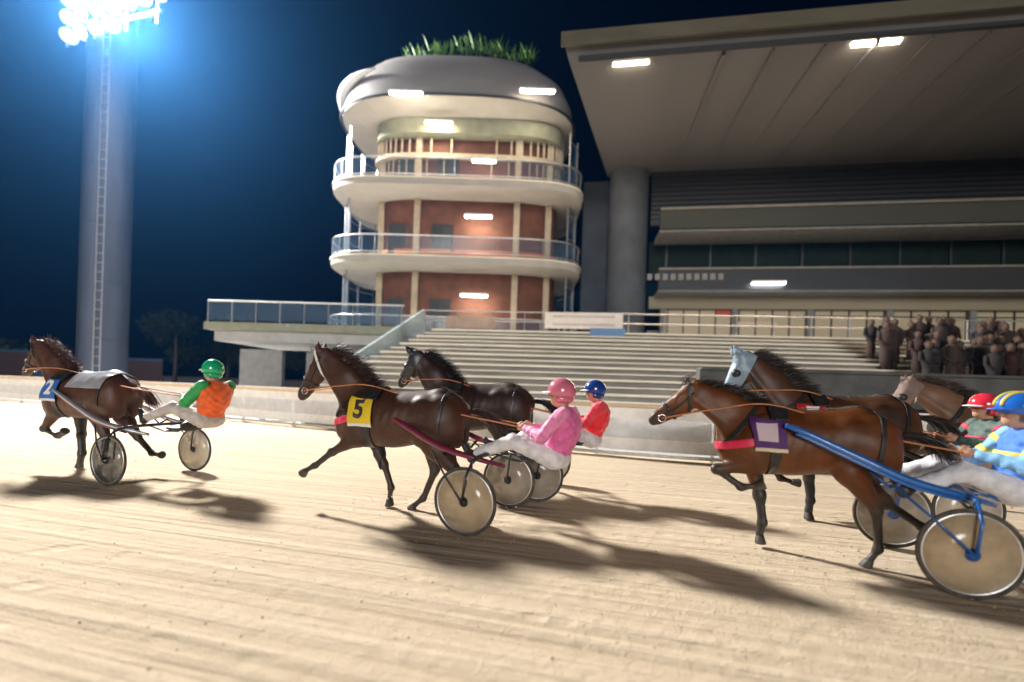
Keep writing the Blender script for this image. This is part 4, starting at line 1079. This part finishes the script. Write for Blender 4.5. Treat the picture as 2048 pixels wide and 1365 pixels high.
    if stripe:
        for off in (-.045, .045) if stripe[1] == 2 else (0,):
            MB().tube([(.147 * math.cos(q), off * (1 - .1 * q), .135 * math.sin(q)) for q in np.linspace(.05, math.pi - .1, 22)], .012, 6).build('helmet_stripe', stripe[0], ho, True)
    V = []; F = []
    for i in range(11):
        q = R(-70 + i * 14); V += [(.108 * math.cos(q), .086 * math.sin(q), .018), (.104 * math.cos(q), .086 * math.sin(q), -.020)]
    for i in range(10): F.append((2 * i, 2 * i + 1, 2 * i + 3, 2 * i + 2))
    g_ = mesh_obj('goggles', V, F, gogg, root); g_.location = Vector(head + V3(.005, 0, .008)); md = g_.modifiers.new('solid', 'SOLIDIFY'); md.thickness = .012
    MB().tube([tuple(head + V3(.0, sd * .083, .03)) if sd else tuple(head + V3(.035, 0, -.128)) for sd in (1, 0, -1)], .006, 6).build('chin_strap', gogg, root, True)
    mw = Matrix.Translation(root.location) @ root.rotation_euler.to_matrix().to_4x4()
    hands = [mw @ Vector(hd[1] + V3(.05, 0, 0)), mw @ Vector(hd[-1] + V3(.05, 0, 0))]
    # driving whip held in the right hand
    return root, hands

# ================================================================== SULKIES
tyrem = mat('dusty_tyre', (.075, .062, .048), .8, .5, 14, .3, 60)
alu = mat('aluminium', (.62, .63, .65), .3, .1, 9, metal=.85)
blackm = mat('black_tube', (.03, .03, .035), .3, .2, 9, coat=.3)
seatm = mat('black_seat', (.02, .02, .022), .45, .2, 9)
sandy = (.42, .31, .20)
def sulky(label, loc, a, shaft, shaft2, disc, frame=blackm, disc2=None, zs=.78, fender=False, reach=1.6):
    root = tag(empty('racing_sulky', (loc[0], loc[1], 0), math.pi - a), label, 'sulky', 'two wheeled racing sulkies')
    for sd in (1, -1):
        w = tag(empty('wheel', (0, sd * .60, .345))); w.parent = root
        MB().tube([(.330 * math.cos(q), 0, .330 * math.sin(q)) for q in np.linspace(0, 2 * math.pi, 49)[:-1]], .016, 10, True).build('tyre', tyrem, w, True)
        MB().tube([(.306 * math.cos(q), 0, .306 * math.sin(q)) for q in np.linspace(0, 2 * math.pi, 49)[:-1]], .011, 8, True).build('rim', alu, w, True)
        MB().lathe([(.0, .028), (.10, .024), (.300, .008), (.300, -.008), (.10, -.024), (0, -.028)], 40, axis='Y').build('disc', disc if sd > 0 else (disc2 or disc), w, True)
        MB().lathe([(0, .06), (.022, .06), (.03, .04), (.05, .03), (.05, -.03), (.03, -.04), (.022, -.06), (0, -.06)], 16, axis='Y').build('hub', frame, w, True)
        # fork: one leg outside, one inside, meeting above the wheel, with a stay to the shaft
        for o in (.065, -.065):
            MB().tube([(0, sd * (.60 + o), .345), (-.03, sd * (.60 + o), .60), (-.05, sd * (.57), .735)], .013, 8).build('fork', frame, root, True)
        MB().tube([(0, sd * .665, .345), (.20, sd * .62, .55), (.45, sd * .50, .80)], .010, 8).build('stay', frame, root, True)
        # shafts: rise from the arch past the seat and along the horse's flank
        pts = curve_pts([(-.30, sd * .30, zs - .10), (-.02, sd * .45, zs - .02), (.28 * reach, sd * .46, zs + .07), (.59 * reach, sd * .43, zs + .24), (.87 * reach, sd * .39, zs + .40), (reach, sd * .36, zs + .46)], 7)
        mb = MB(); mb.tube(pts, [.020 + .014 * math.sin(math.pi * i / len(pts)) for i in range(len(pts))], 10); mb.v = [(x, y, z) for x, y, z in mb.v]
        mb.build('shaft', shaft, root, True)
        if shaft2: MB().tube([(p.x, p.y + sd * .0, p.z - .042) for p in pts[6:-4]], .013, 8).build('shaft_underside', shaft2, root, True)
        MB().tube([(.40, sd * .33, zs - .03), (.52, sd * .30, zs + .08), (.53, sd * .22, zs + .10)], .012, 8).build('footrest', frame, root, True)
        MB().tube([(.38, sd * .46, zs + .05), (.40, sd * .33, zs - .03)], .014, 8).build('footrest_arm', frame, root, True)
        if fender:
            mb = MB().lathe([(.36, .03), (.37, 0), (.36, -.03)], 24, axis='Y', a0=R(25), a1=R(160)); o = mb.build('mudguard', fender, root, True, solid=.004); o.location = (0, sd * .60, .345)
    MB().tube(curve_pts([(-.05, .57, .735), (-.06, .45, zs - .01), (-.10, .25, zs + .01), (-.10, -.25, zs + .01), (-.06, -.45, zs - .01), (-.05, -.57, .735)], 6), .022, 10).build('arch', frame, root, True)
    for sd in (1, -1): MB().tube([(-.08, sd * .14, zs), (-.35, sd * .13, zs - .06), (-.62, sd * .12, zs - .05)], .014, 8).build('seat_bar', frame, root, True)
    st = SDF(); st.ell((-.55, 0, zs - .015), (.22, .20, .04), .03).ell((-.72, 0, zs + .03), (.05, .18, .07), .05)
    V, F = st.mesh(.012); np_obj('seat', V, F, seatm, root)
    return root
# ================================================================== THE RACE
BROWN = (.075, .028, .012); DBROWN = (.055, .024, .012); BLACKISH = (.03, .016, .011); CHEST = (.19, .068, .02); GREYB = (.16, .085, .05)
PTS = (.042, .031, .023)
def ahead(loc, a, d, lat=0):                       # lat > 0: to the far side of the track
    return (loc[0] - math.cos(a) * d + math.sin(a) * lat, loc[1] + math.sin(a) * d + math.cos(a) * lat)
disc_dark = clear('smoked_disc', (.07, .068, .06), .72); disc_sand = clear('dusty_disc', (.50, .38, .24), .80); disc_pale = clear('pale_disc', (.58, .50, .38), .72); disc_grey = clear('grey_disc', (.36, .31, .25), .74)
silver = mat('silver_shaft', (.50, .50, .55), .3, .1, 6, metal=.6); maroon = mat('maroon_shaft', (.16, .015, .045), .3, .2, 6, coat=.4); blueshaft = mat('blue_shaft', (.012, .12, .42), .3, .2, 6, coat=.4)
teams = {}
def team(key, axle, a, L, horse_kw, driver_kw=None, sulky_kw=None, back=.62, sa=None, seat=.86):
    sa = a if sa is None else sa
    hl = ahead(axle, a, L); hk = horse(loc=hl, a=a, **horse_kw)
    if sulky_kw: sulky(loc=axle, a=sa, reach=L * (.3 + .7 * horse_kw.get('scale', 1)) + .26, **sulky_kw)
    if driver_kw:
        dl = ahead(axle, sa, -back); d, hands = driver(loc=dl, a=sa, lift=seat - .02, **driver_kw); reins(hk, hands)
    return hk
# A: the leader
team('A', (-5.20, 6.60), R(14.5), 1.36,
     dict(label='bay brown horse leading at the far left, blue saddle cloth numbered 2', poll=(1.10, 1.90), nose=(1.42, 1.46), seed=1, ear=55,
          legs=dict(LF=(42, -72, -110), RF=(-8, -6, 12), LH=(38, -30, 8, 40), RH=(8, -46, -52, -85)), coat=BROWN, dark=PTS, hair=(.10, .04, .022),
          cloth=mat('blue_saddle_cloth', (.015, .13, .45), .7, .1, 6), number='2', numcol=whitecloth, hem=whitecloth, rump_cover=mat('silver_sheet', (.34, .35, .39), .3, .25, 5, .4, 14)),
     dict(label='driver in orange vest, green sleeves and green helmet behind the leading horse', vest=cloth_mat('orange_silk', (.90, .13, .012)), sleeve=cloth_mat('green_silk', (.02, .36, .085)), trouser=cloth_mat('light_grey_trousers', (.52, .48, .46)),
          helmet=mat('green_helmet', (.012, .40, .17), .2, .1, 5, coat=.6), peak=whitecloth),
     dict(label='leading sulky with silver shafts and dark smoked near wheel disc', shaft=silver, shaft2=maroon, disc=disc_dark, disc2=disc_pale), seat=.84, back=1.0, sa=R(17))
# B: near horse with the yellow cloth
team('B', (-.22, 5.05), R(12), 1.12,
     dict(label='dark bay horse in the middle, nearest the camera there, yellow saddle cloth numbered 5', scale=.97, poll=(1.05, 1.90), nose=(1.36, 1.36), seed=2, ear=75,
          legs=dict(LF=(62, 52, 60), RF=(-27, -20, 5), LH=(8, -46, -36, -15), RH=(48, -12, 22, 50)), coat=(.055, .021, .010), dark=PTS, hair=(.045, .022, .016),
          cloth=mat('yellow_saddle_cloth', (.70, .50, .015), .7, .1, 6), number='5', numcol=leather, hem=whitecloth, collar=mat('pink_strap', (.75, .03, .10), .5, .1, 6)),
     dict(label='driver in pink helmet and pink silks with white trousers, next to the red one', vest=cloth_mat('pink_silk', (.72, .13, .36)), sleeve=cloth_mat('pale_pink_silk', (.74, .22, .42)), trouser=cloth_mat('white_trousers', (.70, .68, .70)),
          helmet=mat('pink_helmet', (.62, .16, .24), .2, .1, 5, coat=.6), peak=whitecloth),
     dict(label='sulky with maroon shafts and sandy wheel discs in the middle', shaft=maroon, shaft2=None, disc=disc_sand, disc2=disc_grey), back=.74, sa=R(21), seat=.70)
# C: dark horse on the rail side
team('C', (.50, 6.55), R(12), 1.06,
     dict(label='almost black horse with black blinkers on the far side of the yellow numbered one', poll=(.96, 1.90), nose=(1.24, 1.45), seed=3, ear=20,
          legs=dict(LF=(-18, -14, 6), RF=(52, -35, -70), LH=(42, -18, 12, 40), RH=(8, -44, -34, -10)), coat=(.03, .013, .009), dark=PTS, hair=(.016, .012, .011), hood=mat('black_hood', (.035, .036, .042), .35, .3, 9),
          collar=mat('orange_collar', (.55, .14, .03), .5, .1, 6)),
     dict(label='driver in bright red vest and blue helmet on the rail side', vest=cloth_mat('red_silk', (.82, .016, .03)), sleeve=cloth_mat('red_sleeve_silk', (.75, .03, .06)), trouser=cloth_mat('pale_trousers', (.62, .60, .62)),
          helmet=mat('blue_helmet', (.012, .05, .26), .2, .1, 5, coat=.6), peak=whitecloth, stripe=(whitecloth, 1)),
     dict(label='sulky with pale clear wheel discs on the rail side behind the black horse', shaft=blackm, shaft2=None, disc=disc_grey, disc2=disc_pale), back=.64, seat=.73)
# D: large bay horse at the right, nearest of all
team('D', (3.72, 4.0), R(15), 1.02,
     dict(label='large bright bay horse at the right, purple saddle cloth with a pale panel', scale=.90, mane_len=.15, poll=(1.06, 1.66), nose=(1.50, 1.30), seed=4, ear=95,
          legs=dict(LF=(78, -55, -100), RF=(-16, -8, 10), LH=(30, -34, -4, 30), RH=(4, -48, -56, -80)), coat=(.105, .030, .005), dark=PTS, hair=(.028, .018, .015),
          cloth=mat('purple_saddle_cloth', (.07, .012, .12), .7, .1, 6), number='#', numcol=mat('pale_panel', (.55, .42, .48), .7, .06, 6), hem=mat('cream_hem', (.58, .50, .34), .7, .1, 6), collar=mat('crimson_strap', (.65, .02, .07), .5, .1, 6)),
     dict(label='driver in blue and yellow silks and striped blue helmet at the right edge', vest=cloth_mat('blue_silk', (.03, .17, .62)), sleeve=cloth_mat('light_blue_silk', (.22, .48, .80)), trouser=cloth_mat('bright_white_trousers', (.76, .75, .79)),
          helmet=mat('royal_helmet', (.015, .13, .55), .2, .1, 5, coat=.6), peak=mat('blue_peak', (.02, .12, .5), .3, .1, 5), stripe=(mat('yellow_stripe', (.75, .62, .06), .4, .1, 5), 2), chevron=mat('yellow_band', (.72, .62, .10), .6, .1, 5)),
     dict(label='nearest sulky at the lower right with blue shafts and sandy discs', shaft=blueshaft, shaft2=blueshaft, disc=disc_sand, disc2=disc_grey, frame=mat('blue_frame', (.015, .10, .36), .3, .2, 6, coat=.4)), back=.55, sa=R(18), seat=.69)
# F: horse with the pale hood behind the bay
team('F', (5.02, 5.40), R(10), 1.02,
     dict(label='brown horse in a pale blue grey hood with red saddle cloth behind the bright bay', poll=(1.06, 1.95), nose=(1.30, 1.44), seed=5, ear=30,
          legs=dict(LF=(-12, -8, 10), RF=(50, -40, -75), LH=(44, -20, 10, 40), RH=(8, -44, -34, -10)), coat=(.07, .028, .013), dark=PTS, hair=(.03, .02, .017), hood=mat('pale_blue_hood', (.22, .30, .38), .4, .2, 9),
          cloth=mat('red_saddle_cloth', (.45, .012, .02), .7, .1, 6), number='7', numcol=whitecloth),
     dict(label='driver in red helmet with white peak and dark green jacket with red bands', vest=cloth_mat('dark_green_silk', (.055, .10, .085)), sleeve=cloth_mat('dark_green_sleeve', (.07, .12, .105)), trouser=cloth_mat('brownish_trousers', (.33, .23, .18)),
          helmet=mat('red_helmet', (.72, .03, .06), .2, .1, 5, coat=.6), peak=whitecloth, chevron=mat('crimson_band', (.70, .03, .08), .6, .1, 5)),
     dict(label='sulky with black shafts beyond the nearest one at the right', shaft=blackm, shaft2=None, disc=disc_pale), back=.50, seat=.70)
# G: last horse, mostly out of the picture
horse(label='brown horse in a dusty net hood at the right edge, behind the drivers', loc=(6.85, 6.35), a=R(8), mane_len=.2, poll=(1.10, 1.66), nose=(1.42, 1.19), seed=6, ear=70,
      legs=dict(LF=(40, -70, -100), RF=(-12, -8, 10), LH=(30, -34, -6, 20), RH=(4, -48, -50, -80)), coat=GREYB, dark=PTS, hair=(.06, .04, .034), hood=mat('dusty_hood', (.19, .13, .11), .7, .2, 9))
